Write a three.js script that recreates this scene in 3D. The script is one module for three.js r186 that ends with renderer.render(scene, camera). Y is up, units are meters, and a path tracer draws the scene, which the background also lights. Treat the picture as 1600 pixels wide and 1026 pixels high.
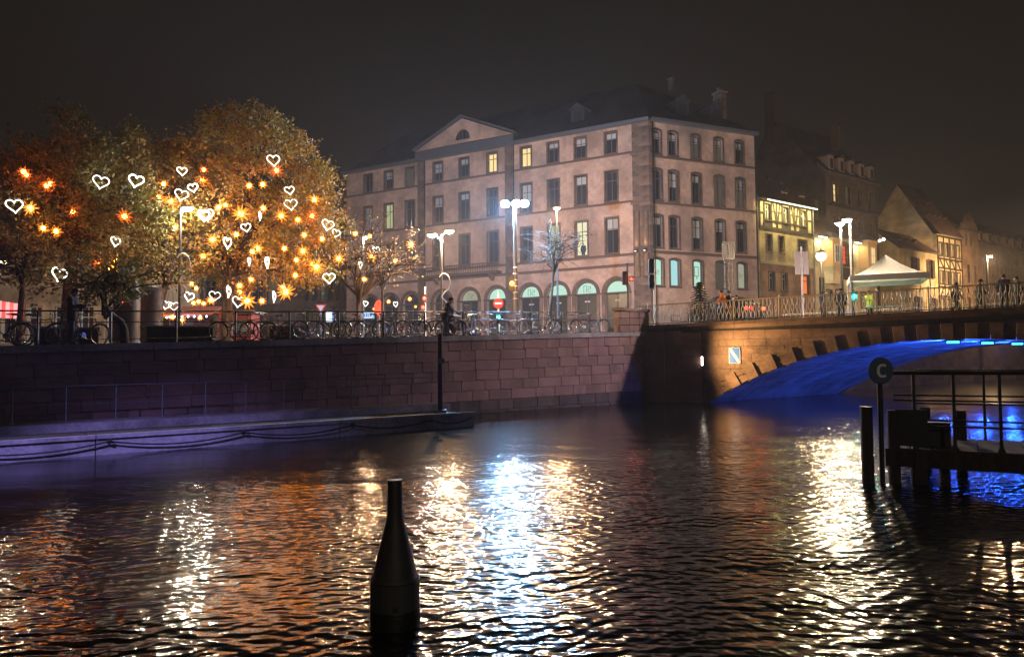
import * as THREE from 'three';
import { mergeGeometries } from 'three/addons/utils/BufferGeometryUtils.js';
import { MarchingCubes } from 'three/addons/objects/MarchingCubes.js';
import { RectAreaLightUniformsLib } from 'three/addons/lights/RectAreaLightUniformsLib.js';
import { FontLoader } from 'three/addons/loaders/FontLoader.js';
import { TextGeometry } from 'three/addons/geometries/TextGeometry.js';
RectAreaLightUniformsLib.init();

// ------------------------------------------------------------------ camera, sky, exposure
const scene = new THREE.Scene();
const F = 1150, EYE = 2.2;                                   // focal length in photo pixels, eye above the water
const camera = new THREE.PerspectiveCamera(2 * Math.atan(513 / F) * 180 / Math.PI, 1600 / 1026, 0.1, 900);
camera.position.set(0, EYE, 0);
camera.rotation.order = 'YXZ';
camera.rotation.set(Math.atan(52 / F), 0, -0.009);
camera.updateMatrixWorld(true);
{ // night sky over a town: nearly black, a little warmer and brighter towards the horizon
  const w = 64, h = 32, d = new Float32Array(w * h * 4);
  for (let j = 0; j < h; j++) for (let i = 0; i < w; i++) {
    const el = (j + 0.5) / h * Math.PI - Math.PI / 2, k = Math.exp(-Math.max(0, el) * 2.2);
    d.set([0.0056 + 0.003 * k, 0.0045 + 0.002 * k, 0.003 + 0.001 * k, 1], (j * w + i) * 4);
  }
  const sky = new THREE.DataTexture(d, w, h, THREE.RGBAFormat, THREE.FloatType);
  sky.mapping = THREE.EquirectangularReflectionMapping; sky.magFilter = THREE.LinearFilter; sky.needsUpdate = true;
  scene.background = sky; scene.environment = sky; scene.environmentIntensity = 1;
}
scene.fog = new THREE.FogExp2(0xffffff, 0.0006);             // thin winter mist that glows round the lamps
const renderer = new THREE.WebGLRenderer({ antialias: true });
renderer.toneMapping = THREE.LinearToneMapping;
renderer.toneMappingExposure = 1;
renderer.shadowMap.enabled = true;
renderer.setSize(1024, 656);

// ------------------------------------------------------------------ small helpers
function rng(seed) { let a = seed >>> 0; return () => { a = (a + 0x6D2B79F5) | 0; let t = Math.imul(a ^ (a >>> 15), 1 | a); t = (t + Math.imul(t ^ (t >>> 7), 61 | t)) ^ t; return ((t ^ (t >>> 14)) >>> 0) / 4294967296; }; }
const V = (x, y, z) => new THREE.Vector3(x, y, z);
const clamp = (x, a, b) => Math.min(b, Math.max(a, x)), lerp = (a, b, t) => a + (b - a) * t;
const camQ = camera.quaternion.clone();
function ray(px, py) { return V((px - 800) / F, (513 - py) / F, -1).applyQuaternion(camQ); }
function at(px, py, depth) { const d = ray(px, py); return V(0, EYE, 0).addScaledVector(d, depth / -d.z); }  // a surveyed point: bearing, elevation, distance
// quay frame: s metres along the quay wall, d metres inland of its face
const A = V(-14.8, 0, -21.3), U = V(0.773, 0, -0.635).normalize(), N = V(0.635, 0, 0.773).normalize();
const W = (s, d, y) => V(A.x + U.x * s - N.x * d, y, A.z + U.z * s - N.z * d);
const quayY = (s) => clamp(2.79 + 0.0336 * s, 2.35, 3.73);
const sOf = (x, z) => (x - A.x) * U.x + (z - A.z) * U.z;
const groundY = (x, z) => quayY(sOf(x, z));
const quayTurn = Math.atan2(-U.z, U.x);                       // rotation.y that lays local x along the quay
function onGround(px, depth) { const x = (px - 800) / F * depth; const z = -depth; return V(x, groundY(x, z), z); }
// bridge frame: t along the face, w through the bridge (the barrel runs with the river, so the bridge is skewed)
const B0 = V(7.21, 0, -39.5), Bt = V(0.925, 0, 0.38).normalize(), Bn = V(-0.38, 0, 0.925).normalize();
const BR = (t, w, y, out = 0) => V(B0.x + Bt.x * t + U.x * w + Bn.x * out, y, B0.z + Bt.z * t + U.z * w + Bn.z * out);
const bridgeTurn = Math.atan2(-Bt.z, Bt.x);
const archY = (t) => 3.05 * (1 - Math.pow(clamp(Math.abs(t - 14.5) / 11.3, 0, 1), 2.4));
const deckY = (t) => 4.07 + 0.0235 * clamp(t, -2, 20);

const used = {};
function numbered(n) { used[n] = (used[n] ?? -1) + 1; return used[n] ? `${n}_${String(used[n]).padStart(3, '0')}` : n; }
function tag(o, label, category, group, kind) { o.userData.label = label; if (category) o.userData.category = category; if (group) o.userData.group = group; if (kind) o.userData.kind = kind; return o; }
function thing(name, label, category, p = V(0, 0, 0), turn = 0, group) {
  const o = new THREE.Group(); o.name = numbered(name); o.position.copy(p); o.rotation.y = turn; scene.add(o);
  return tag(o, label, category, group);
}
function part(name, g, m, parent) { const o = new THREE.Mesh(g, m); o.name = name; parent.add(o); return o; }
function top(name, g, m, label, category, group) { const o = new THREE.Mesh(g, m); o.name = numbered(name); scene.add(o); return tag(o, label, category, group); }
function struct(name, g, m, label) { const o = new THREE.Mesh(g, m); o.name = numbered(name); scene.add(o); o.userData.kind = 'structure'; if (label) o.userData.label = label; return o; }
function dup(root, p, turn, label) { const r = root.clone(); r.name = numbered(root.name.replace(/_\d{3}$/, '')); r.position.copy(p); r.rotation.y = turn; r.userData = { ...root.userData }; if (label) r.userData.label = label; scene.add(r); return r; }

// geometry makers
const G = (g, x = 0, y = 0, z = 0, ry = 0, rx = 0, rz = 0) => { if (rx) g.rotateX(rx); if (rz) g.rotateZ(rz); if (ry) g.rotateY(ry); return g.translate(x, y, z); };
const box = (w, h, d, x = 0, y = 0, z = 0, ry = 0, rx = 0, rz = 0) => G(new THREE.BoxGeometry(w, h, d), x, y, z, ry, rx, rz);
const cyl = (r1, r2, h, x = 0, y = 0, z = 0, n = 12) => G(new THREE.CylinderGeometry(r1, r2, h, n), x, y, z);
const ball = (r, x = 0, y = 0, z = 0, n = 12, m = 8) => G(new THREE.SphereGeometry(r, n, m), x, y, z);
function rod(a, b, r1, r2 = r1, n = 8) {
  const d = b.clone().sub(a), l = d.length(), g = new THREE.CylinderGeometry(r2, r1, l, n);
  g.applyQuaternion(new THREE.Quaternion().setFromUnitVectors(V(0, 1, 0), d.normalize()));
  return g.translate((a.x + b.x) / 2, (a.y + b.y) / 2, (a.z + b.z) / 2);
}
function bar(a, b, w, h) { // a box beam between two points, h measured upwards
  const d = b.clone().sub(a), l = d.length(), g = new THREE.BoxGeometry(l, h, w), m = new THREE.Matrix4();
  const x = d.clone().normalize(), z = x.clone().cross(V(0, 1, 0)); if (z.lengthSq() < 1e-6) z.set(0, 0, 1); z.normalize();
  m.makeBasis(x, z.clone().cross(x), z); g.applyMatrix4(m); return g.translate((a.x + b.x) / 2, (a.y + b.y) / 2, (a.z + b.z) / 2);
}
const tube = (pts, r, n = 12, k = 6, closed = false) => new THREE.TubeGeometry(new THREE.CatmullRomCurve3(pts, closed), n, r, k, closed);
function mg(list) {
  const l = list.map((g) => { const c = g.index ? g.toNonIndexed() : g; for (const k of Object.keys(c.attributes)) if (!['position', 'normal', 'uv'].includes(k)) c.deleteAttribute(k); if (!c.attributes.uv) c.setAttribute('uv', new THREE.BufferAttribute(new Float32Array(c.attributes.position.count * 2), 2)); return c; });
  return mergeGeometries(l, false);
}
function uvm(g, k = 1) { // uv in metres by the main direction of each face
  const c = g.index ? g.toNonIndexed() : g; c.computeVertexNormals(); const p = c.attributes.position, n = c.attributes.normal, uv = new Float32Array(p.count * 2);
  for (let i = 0; i < p.count; i++) {
    const ax = Math.abs(n.getX(i)), ay = Math.abs(n.getY(i)), az = Math.abs(n.getZ(i));
    if (ay > 0.75) { uv[2 * i] = p.getX(i) * k; uv[2 * i + 1] = p.getZ(i) * k; } else if (ax > az) { uv[2 * i] = p.getZ(i) * k; uv[2 * i + 1] = p.getY(i) * k; } else { uv[2 * i] = p.getX(i) * k; uv[2 * i + 1] = p.getY(i) * k; }
  }
  c.setAttribute('uv', new THREE.BufferAttribute(uv, 2)); return c;
}
function poly(pts, faces) { // flat-shaded solid from corner points and polygons
  const pos = []; for (const f of faces) for (let i = 1; i + 1 < f.length; i++) for (const k of [f[0], f[i], f[i + 1]]) pos.push(pts[k].x, pts[k].y, pts[k].z);
  const g = new THREE.BufferGeometry(); g.setAttribute('position', new THREE.Float32BufferAttribute(pos, 3)); g.computeVertexNormals(); return uvm(g);
}
function prism(front, off) { // polygon swept by a vector
  const n = front.length, pts = [...front, ...front.map((p) => p.clone().add(off))], idx = [...Array(n).keys()];
  return poly(pts, [idx, idx.map((i) => 2 * n - 1 - i), ...idx.map((i) => [(i + 1) % n, i, n + i, n + (i + 1) % n])]);
}
function extr(shape, depth, bevel = 0) { return new THREE.ExtrudeGeometry(shape, { depth, bevelEnabled: bevel > 0, bevelSize: bevel, bevelThickness: bevel, bevelSegments: 1, curveSegments: 16 }); }
const rectPath = (P, x0, x1, y0, y1) => { P.moveTo(x0, y0); P.lineTo(x1, y0); P.lineTo(x1, y1); P.lineTo(x0, y1); P.closePath(); return P; };

// ------------------------------------------------------------------ textures: matter only (grain, stains, weave)
function tileNoise(n, cells, seed) { // tileable value noise, bicubic-smooth
  const r = rng(seed), g = Float32Array.from({ length: cells * cells }, r), out = new Float32Array(n * n);
  const sm = (t) => t * t * (3 - 2 * t);
  for (let y = 0; y < n; y++) for (let x = 0; x < n; x++) {
    const fx = x / n * cells, fy = y / n * cells, x0 = Math.floor(fx), y0 = Math.floor(fy), tx = sm(fx - x0), ty = sm(fy - y0), x1 = (x0 + 1) % cells, y1 = (y0 + 1) % cells;
    out[y * n + x] = lerp(lerp(g[y0 * cells + x0], g[y0 * cells + x1], tx), lerp(g[y1 * cells + x0], g[y1 * cells + x1], tx), ty);
  }
  return out;
}
function fbmTex(n, cells, seed, { lo = 0.6, hi = 1, sx = 1, tint = [0, 0, 0], contrast = 1, rows = 0, repeat = 0.25 } = {}) {
  const layers = cells.map((c, i) => tileNoise(n, c, seed + i * 17)), d = new Uint8Array(n * n * 4), t2 = tileNoise(n, 5, seed + 99);
  for (let i = 0; i < n * n; i++) {
    let v = 0, s = 0; layers.forEach((l, k) => { const a = 1 / (k * 0.7 + 1); v += l[i] * a; s += a; });
    v = clamp((v / s - 0.5) * 1.9 * contrast + 0.5, 0, 1);
    let q = lerp(lo, hi, v);
    if (rows) { const ry = (Math.floor(i / n) / n * rows) % 1; q *= ry < 0.16 ? 0.72 : 1; }
    const t = t2[i] - 0.5;
    for (let c = 0; c < 3; c++) d[i * 4 + c] = clamp(q + tint[c] * t, 0, 1) * 255;
    d[i * 4 + 3] = 255;
  }
  const tx = new THREE.DataTexture(d, n, n); tx.wrapS = tx.wrapT = THREE.RepeatWrapping; tx.magFilter = THREE.LinearFilter; tx.minFilter = THREE.LinearMipmapLinearFilter; tx.generateMipmaps = true;
  tx.colorSpace = THREE.SRGBColorSpace; tx.repeat.set(repeat * sx, repeat); tx.needsUpdate = true; return tx;
}
const T = {
  plaster: fbmTex(512, [4, 9, 30, 120], 11, { lo: 0.72, hi: 1, tint: [0.08, 0.06, 0.02], contrast: 1.2, repeat: 0.09 }),
  oldPlaster: fbmTex(512, [6, 14, 40, 110], 23, { lo: 0.7, hi: 1, tint: [0.06, 0.04, 0.0], contrast: 1.1, repeat: 0.13 }),
  stone: fbmTex(512, [5, 12, 50, 150], 31, { lo: 0.62, hi: 1, tint: [0.1, 0.06, 0.05], contrast: 1.1, repeat: 0.22 }),
  quay: fbmTex(512, [4, 11, 40, 140], 37, { lo: 0.74, hi: 1, tint: [0.07, 0.04, 0.05], repeat: 0.22 }),
  concrete: fbmTex(512, [3, 11, 60, 160], 47, { lo: 0.6, hi: 1, tint: [0.03, 0.03, 0.04], repeat: 0.25 }),
  asphalt: fbmTex(256, [4, 30, 90], 53, { lo: 0.7, hi: 1, repeat: 0.2 }),
  roof: fbmTex(512, [6, 40, 90], 61, { lo: 0.55, hi: 1, tint: [0.12, 0.05, 0.0], rows: 32, repeat: 0.12 }),
  wood: fbmTex(256, [3, 20, 60], 71, { lo: 0.55, hi: 1, sx: 6, repeat: 0.4 }),
  bark: fbmTex(256, [5, 24, 60], 83, { lo: 0.35, hi: 1, sx: 4, contrast: 1.5, repeat: 0.5 }),
};
function bumpOf(t) { const b = t.clone(); b.colorSpace = THREE.NoColorSpace; b.needsUpdate = true; return b; }
const TB = Object.fromEntries(Object.entries(T).map(([k, t]) => [k, bumpOf(t)]));
const rgb = (r, g, b) => new THREE.Color().setRGB(r, g, b);
function M(r, g, b, roughness = 0.85, o = {}) { const { tex, bump, ...rest } = o; const m = new THREE.MeshStandardMaterial({ color: rgb(r, g, b), roughness, ...rest }); if (tex) m.map = T[tex]; if (bump) { m.bumpMap = TB[tex]; m.bumpScale = bump; } return m; }
function glow(r, g, b, k) { return new THREE.MeshStandardMaterial({ color: 0x111111, emissive: rgb(r, g, b), emissiveIntensity: k, roughness: 0.5 }); }
const MAT = {
  pink: M(0.58, 0.39, 0.3, 0.9, { tex: 'plaster' }), sandstone: M(0.20, 0.135, 0.105, 0.9, { tex: 'stone', bump: 0.01 }), sandstone2: M(0.26, 0.17, 0.125, 0.9, { tex: 'stone', bump: 0.01 }),
  slate: M(0.055, 0.055, 0.065, 0.7, { tex: 'roof', bump: 0.02 }), tile: M(0.13, 0.07, 0.05, 0.85, { tex: 'roof', bump: 0.02 }), zinc: M(0.14, 0.15, 0.17, 0.5, { metalness: 0.4 }),
  glass: new THREE.MeshStandardMaterial({ color: rgb(0.03, 0.035, 0.045), roughness: 0.08, metalness: 0 }), frame: M(0.10, 0.085, 0.08, 0.6), whiteFrame: M(0.62, 0.6, 0.55, 0.6), blind: M(0.42, 0.43, 0.42, 0.8),
  iron: M(0.02, 0.02, 0.022, 0.5, { metalness: 0.5 }), galv: M(0.14, 0.14, 0.14, 0.6, { metalness: 0.2 }), whiteMetal: M(0.62, 0.62, 0.6, 0.45), black: M(0.012, 0.012, 0.014, 0.5), rubber: M(0.012, 0.012, 0.012, 0.8), chrome: M(0.6, 0.6, 0.6, 0.25, { metalness: 1 }),
  cream: M(0.55, 0.45, 0.27, 0.9, { tex: 'oldPlaster' }), ivory: M(0.62, 0.56, 0.4, 0.9, { tex: 'oldPlaster' }), timber: M(0.045, 0.028, 0.018, 0.8, { tex: 'wood' }), shutter: M(0.05, 0.03, 0.02, 0.7), brownWall: M(0.20, 0.125, 0.08, 0.9, { tex: 'oldPlaster' }), darkWall: M(0.11, 0.075, 0.055, 0.9, { tex: 'oldPlaster' }),
  bark: M(0.10, 0.065, 0.045, 0.95, { tex: 'bark', bump: 0.03 }), concrete: M(0.36, 0.35, 0.36, 0.85, { tex: 'concrete', bump: 0.01 }), asphalt: M(0.05, 0.05, 0.05, 0.9, { tex: 'asphalt' }), woodDark: M(0.035, 0.028, 0.024, 0.85, { tex: 'wood', bump: 0.01 }), canvas: M(0.75, 0.72, 0.66, 0.85), skin: M(0.5, 0.3, 0.22, 0.6),
};
// a real lamp: the light itself; bulbs are built by each fitting
function point(p, color, intensity, radius, parent = scene) { const l = new THREE.PointLight(color, intensity, 0, 2); l.position.copy(p); l.castShadow = true; l.shadow.radius = radius / 0.02; parent.add(l); return l; }
function spot(p, target, color, intensity, angle, penumbra, radius) { const l = new THREE.SpotLight(color, intensity, 0, angle, penumbra, 2); l.position.copy(p); l.target.position.copy(target); l.castShadow = true; l.shadow.radius = radius / 0.02; scene.add(l, l.target); return l; }

// ------------------------------------------------------------------ river
{
  const r = rng(5), waves = [], rough = (x, z) => { const t = clamp(((x - A.x) * N.x + (z - A.z) * N.z - 8.5) / 11, 0, 1); return 0.2 + 0.8 * t * t * (3 - 2 * t); };
  for (let i = 0; i < 26; i++) { const l = 0.32 * Math.pow(7, r()), th = 1.45 + (r() + r() - 1) * 1.2, k = 2 * Math.PI / l; waves.push([k * Math.cos(th), k * Math.sin(th), r() * 6.28, 0.0085 * Math.pow(l, 0.5) / k]); }
  for (const [l, th, a] of [[4.5, 0.3, 0.012], [7, 1.1, 0.012], [3.1, -0.4, 0.01]]) { const k = 2 * Math.PI / l; waves.push([k * Math.cos(th), k * Math.sin(th), r() * 6, a / k]); }
  const lines = (a, b, f) => { const l = [a]; while (l[l.length - 1] < b) l.push(l[l.length - 1] + f(l[l.length - 1])); return l; };
  const right = lines(0, 170, (x) => 0.085 + Math.max(0, x - 12) * 0.012), xs = [...right.slice(1).map((x) => -x).reverse(), ...right], zs = lines(-6, 190, (z) => (z < 3 ? 0.6 : 0.075 + Math.max(0, z - 8) * 0.0048));
  const pos = new Float32Array(xs.length * zs.length * 3), uv = new Float32Array(xs.length * zs.length * 2), idx = [];
  const hgt = (x, z, step) => { let y = 0; for (const [kx, kz, ph, a] of waves) { const kk = Math.hypot(kx, kz), fade = clamp((6.28 / kk) / (step * 3) - 0.5, 0, 1); if (fade) y += a * fade * Math.sin(kx * x + kz * z + ph); } return y; };
  zs.forEach((z, j) => xs.forEach((x, i) => {
    const n = j * xs.length + i, step = Math.max(j ? z - zs[j - 1] : 1, 0.085 + Math.max(0, Math.abs(x) - 12) * 0.012);
    pos.set([x, hgt(x, -z, step) * rough(x, -z), -z], n * 3); uv.set([(x + 15) / 30, (z - 2) / 30], n * 2);
    if (i && j) { const a = n, b = n - 1, c = n - xs.length, d = c - 1; idx.push(d, c, b, b, c, a); }
  }));
  const g = new THREE.BufferGeometry(); g.setAttribute('position', new THREE.BufferAttribute(pos, 3)); g.setAttribute('uv', new THREE.BufferAttribute(uv, 2)); g.setIndex(idx); g.computeVertexNormals();
  // fine ripples over 30 x 30 m of river, stronger in the current of mid-river than in the lee of the quay wall
  const n = 2048, d = new Uint8Array(n * n * 4), rr = rng(77), fs = [];
  for (let i = 0; i < 52; i++) { const m = Math.pow(2, 6.5 + rr() * 2.3), th = 1.45 + (rr() + rr() - 1) * 1.35; fs.push([Math.round(m * Math.cos(th)), Math.round(m * Math.sin(th)), Math.floor(rr() * n), 0.6 + rr()]); }
  const S = new Float32Array(n); for (let i = 0; i < n; i++) S[i] = Math.sin(i / n * 2 * Math.PI);
  for (const f of fs) f.push(f[0] / Math.hypot(f[0], f[1]) * f[3], f[1] / Math.hypot(f[0], f[1]) * f[3]);
  const gain = 0.0175, msk = tileNoise(n, 26, 3), msk2 = tileNoise(n, 9, 4);
  for (let y = 0; y < n; y++) for (let x = 0; x < n; x++) {
    let sx = 0, sy = 0; for (let q = 0; q < fs.length; q++) { const f = fs[q], v = S[((f[0] * x + f[1] * y + f[2]) & 2047)]; sx += v * f[4]; sy += v * f[5]; }
    const am = gain * rough(-15 + (x + 0.5) / n * 30, -(2 + (y + 0.5) / n * 30)) * (0.12 + 0.95 * msk[y * n + x] + 0.85 * msk2[y * n + x]); sx *= am; sy *= am; const l = 1 / Math.hypot(sx, sy, 1), o = (y * n + x) * 4;
    d[o] = (-sx * l * 0.5 + 0.5) * 255; d[o + 1] = (-sy * l * 0.5 + 0.5) * 255; d[o + 2] = (l * 0.5 + 0.5) * 255; d[o + 3] = 255;
  }
  const nm = new THREE.DataTexture(d, n, n); nm.wrapS = nm.wrapT = THREE.MirroredRepeatWrapping; nm.magFilter = THREE.LinearFilter; nm.minFilter = THREE.LinearMipmapLinearFilter; nm.generateMipmaps = true; nm.needsUpdate = true;
  const water = new THREE.MeshPhysicalMaterial({ color: rgb(0.006, 0.006, 0.006), roughness: 0.14, ior: 1.333, normalMap: nm, normalScale: new THREE.Vector2(1, 1) });
  struct('river_water', g, water, 'dark rippled river water reflecting coloured lights');
}

// ------------------------------------------------------------------ street behind the quay: one sheet, sloping up to the bridge
{
  const S = [-160, -40, -14, 0, 7, 14, 21, 28, 40, 70, 120, 260], D = [0.3, 4, 12, 40, 90, 200, 340], pos = [], idx = [];
  S.forEach((s) => D.forEach((d) => { const p = W(s, d, quayY(s) - 0.1); pos.push(p.x, p.y, p.z); }));
  for (let i = 0; i + 1 < S.length; i++) for (let j = 0; j + 1 < D.length; j++) { const a = i * D.length + j, b = a + D.length; idx.push(a, b, a + 1, b, b + 1, a + 1); }
  const g = new THREE.BufferGeometry(); g.setAttribute('position', new THREE.Float32BufferAttribute(pos, 3)); g.setIndex(idx); g.computeVertexNormals();
  struct('street_ground', uvm(g), MAT.asphalt, 'paved street and square behind the quay');
  // pavement along the quay edge, a kerb step above the street
  const walk = []; for (let i = 0; i < 12; i++) { const s0 = -14 + i * 3.5, s1 = s0 + 3.5; walk.push(prism([W(s0, 0.45, quayY(s0) - 0.02), W(s1, 0.45, quayY(s1) - 0.02), W(s1, 0.45, quayY(s1) - 0.4), W(s0, 0.45, quayY(s0) - 0.4)], N.clone().multiplyScalar(-3.6))); }
  struct('quay_pavement', mg(walk), MAT.concrete, 'pavement along the top of the quay wall');
}

// ------------------------------------------------------------------ quay wall: every block of the upper courses is its own stone
const stoneMats = [[0.215, 0.135, 0.125], [0.22, 0.138, 0.126], [0.208, 0.131, 0.123], [0.226, 0.143, 0.129], [0.214, 0.133, 0.127]].map(([r, g, b]) => M(r, g, b, 0.88, { tex: 'quay', bump: 0.015 }));
const warmStones = [[0.25, 0.175, 0.135], [0.275, 0.195, 0.15], [0.23, 0.16, 0.125], [0.29, 0.205, 0.16]].map(([r, g, b]) => M(r, g, b, 0.9, { tex: 'stone', bump: 0.02 }));
function stoneGeo(seed) { // a hewn block: unit box whose front (+z) is chamfered and slightly uneven
  const r = rng(seed), j = () => (r() - 0.5) * 0.04, c = 0.012, b = 0.03;
  const p = [[-.5, -.5, -.5], [.5, -.5, -.5], [.5, .5, -.5], [-.5, .5, -.5], [-.5, -.5, .36], [.5, -.5, .36], [.5, .5, .36], [-.5, .5, .36], [-.5 + c, -.5 + b, .5 + j()], [.5 - c, -.5 + b, .5 + j()], [.5 - c, .5 - b, .5 + j()], [-.5 + c, .5 - b, .5 + j()]].map((a) => V(...a));
  const g = poly(p, [[8, 9, 10, 11], [4, 5, 9, 8], [5, 6, 10, 9], [6, 7, 11, 10], [7, 4, 8, 11], [0, 4, 7, 3], [1, 2, 6, 5], [3, 7, 6, 2], [0, 1, 5, 4], [0, 3, 2, 1]]);
  const uv = g.attributes.uv, du = r(), dv = r(); for (let i = 0; i < uv.count; i++) uv.setXY(i, uv.getX(i) * 1.2 + du * 5, uv.getY(i) * 0.5 + dv * 5); return g;
}
const wetStone = M(0.07, 0.055, 0.05, 0.85, { tex: 'stone', bump: 0.02 });
const stoneGeos = [...Array(24).keys()].map((i) => stoneGeo(i + 1));
{
  const o = thing('quay_wall', 'long dark reddish sandstone quay wall along the river', 'quay wall'), r = rng(8);
  const back = []; for (let i = 0; i < 21; i++) { const s0 = -14 + i * 2, s1 = s0 + 2; back.push(prism([W(s0, 0.06, -1.5), W(s1, 0.06, -1.5), W(s1, 0.06, quayY(s1) - 0.22), W(s0, 0.06, quayY(s0) - 0.22)], N.clone().multiplyScalar(-0.5))); }
  part('core', mg(back), stoneMats[2], o);
  const rows = 8; let count = 0;
  for (let k = 0; k < rows; k++) {
    let s = -0.8 - r() * 0.8;
    while (s < 28.1) {
      const w = 0.75 + r() * 0.75, e = Math.min(s + w, 28.1); if (e - s < 0.2) break; const f = (x) => -0.35 + (quayY(x) - 0.22 + 0.35) * k / rows, f2 = (x) => -0.35 + (quayY(x) - 0.22 + 0.35) * (k + 1) / rows, m = (s + e) / 2;
      const p = W(m, 0.0, (f(m) + f2(m)) / 2 + 0.0), h = f2(m) - f(m), b = part('stone', stoneGeos[(r() * 24) | 0], k < 2 ? wetStone : stoneMats[(r() * 5) | 0], o);
      b.position.copy(p); b.rotation.y = quayTurn; b.scale.set(e - s - 0.006, h - 0.006, 0.14 + r() * 0.008); count++; s = e;
    }
  }
  for (let i = 0; i < 15; i++) { const s0 = -2 + i * 2.02, s1 = s0 + 2; if (s0 > 28) break; part('coping_stone', prism([W(s0, -0.16, quayY(s0) - 0.22), W(Math.min(s1, 28.2), -0.16, quayY(s1) - 0.22), W(Math.min(s1, 28.2), -0.16, quayY(s1)), W(s0, -0.16, quayY(s0))], N.clone().multiplyScalar(-0.66)), MAT.concrete, o); }
  // the wall goes on beyond the bridge
  const far = []; for (let i = 0; i < 13; i++) { const s0 = 42 + i * 7, s1 = s0 + 7; far.push(prism([W(s0, 0, -1), W(s1, 0, -1), W(s1, 0, 3.8), W(s0, 0, 3.8)], N.clone().multiplyScalar(-0.5))); }
  top('quay_wall', mg(far), warmStones[2], 'sandstone quay wall seen through the arch under the bridge', 'quay wall');
}
// stone parapet at the end of the quay railing
{
  const o = thing('stone_parapet', 'low reddish stone parapet between the quay railing and the bridge', 'parapet'), r = rng(21);
  for (let k = 0; k < 3; k++) for (let i = 0; i < 3; i++) { const b = part('stone', stoneGeos[(r() * 24) | 0], stoneMats[(r() * 5) | 0], o), s = 26.3 + i * 0.75 + 0.37; b.position.copy(W(s, 0.12, quayY(s) + 0.18 + k * 0.36)); b.rotation.y = quayTurn; b.scale.set(0.735, 0.35, 0.42); }
  const c = part('coping_stone', prism([W(26.2, -0.16, quayY(27) + 1.09), W(28.6, -0.16, quayY(27) + 1.09), W(28.6, -0.16, quayY(27) + 1.24), W(26.2, -0.16, quayY(27) + 1.24)], N.clone().multiplyScalar(-0.56)), MAT.sandstone, o);
}

// ------------------------------------------------------------------ lower landing at the foot of the wall, its railing, the floating pontoon
{
  const g = prism([W(-14, -0.15, 0.56), W(14.6, -0.15, 0.56), W(14.6, -0.15, -0.8), W(-14, -0.15, -0.8)], N.clone().multiplyScalar(1.5));
  struct('landing_stage', g, MAT.concrete, 'narrow concrete landing at the foot of the quay wall');
  const o = thing('landing_railing', 'thin steel railing with tall posts on the landing below the quay wall', 'railing');
  for (let i = 0; i < 14; i++) { const s = -2.4 + i * 1.28; part('post', rod(W(s, -1.45, 0.55), W(s, -1.45, 1.62), 0.018), MAT.zinc, o); }
  part('top_rail', rod(W(-8, -1.45, 1.62), W(14.4, -1.45, 1.62), 0.022), MAT.zinc, o);
  part('middle_rail', rod(W(-8, -1.45, 1.1), W(14.4, -1.45, 1.1), 0.008), MAT.zinc, o);
}
{
  // floating concrete pontoon, its chain swagged along the front
  const front = 5.35, o = thing('floating_pontoon', 'long pale concrete pontoon with a chain hung along its side', 'pontoon');
  const P = (s, d, y) => W(s, -front + d, y);
  for (const [a, b] of [[-14, -5], [-4.97, 1.5], [1.53, 8], [8.03, 13.05]]) {
    part('float_unit', prism([P(a, 0, 0.4), P(b, 0, 0.4), P(b, 0, -0.5), P(a, 0, -0.5)], N.clone().multiplyScalar(-2.4)), MAT.concrete, o);
    part('deck_slab', prism([P(a, 0.1, 0.402), P(b, 0.1, 0.402), P(b, 0.1, 0.43), P(a, 0.1, 0.43)], N.clone().multiplyScalar(-2.2)), MAT.woodDark, o); part('edge_kerb', prism([P(a, -0.05, 0.402), P(b, -0.05, 0.402), P(b, -0.05, 0.5), P(a, -0.05, 0.5)], N.clone().multiplyScalar(-0.13)), MAT.concrete, o);
  }
  const hang = [-9, -5.2, -1.6, 1.8, 5.1, 8.4, 11.2, 12.9];
  for (let i = 0; i + 1 < hang.length; i++) { const pts = []; for (let k = 0; k <= 8; k++) { const f = k / 8; pts.push(P(lerp(hang[i], hang[i + 1], f), -0.09, 0.33 - 0.17 * 4 * f * (1 - f))); } part('chain', tube(pts, 0.02, 24, 5), MAT.iron, o); part('chain_ring', G(new THREE.TorusGeometry(0.06, 0.015, 5, 10), ...P(hang[i], -0.08, 0.33).toArray()), MAT.iron, o); }
  // guide pile of the pontoon
  const g0 = at(688, 663, 25.9); const q = thing('guide_pile', 'tall dark steel guide pile standing at the pontoon front', 'pile', V(g0.x, 0, g0.z));
  part('pile', cyl(0.085, 0.085, 5.2, 0, 0.55, 0, 14), MAT.iron, q);
  part('cap', cyl(0.095, 0.095, 0.06, 0, 3.16, 0, 14), MAT.iron, q);
  part('collar', mg([box(0.42, 0.1, 0.42, 0, 0.5, 0), box(0.5, 0.05, 0.5, 0, 0.42, 0)]), MAT.zinc, q);
  part('junction_box', box(0.2, 0.18, 0.12, 0.08, 2.25, 0.14), MAT.galv, q);
  part('gauge_plate', box(0.08, 0.42, 0.03, -0.17, 2.0, 0.06), MAT.whiteMetal, q);
}

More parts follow.
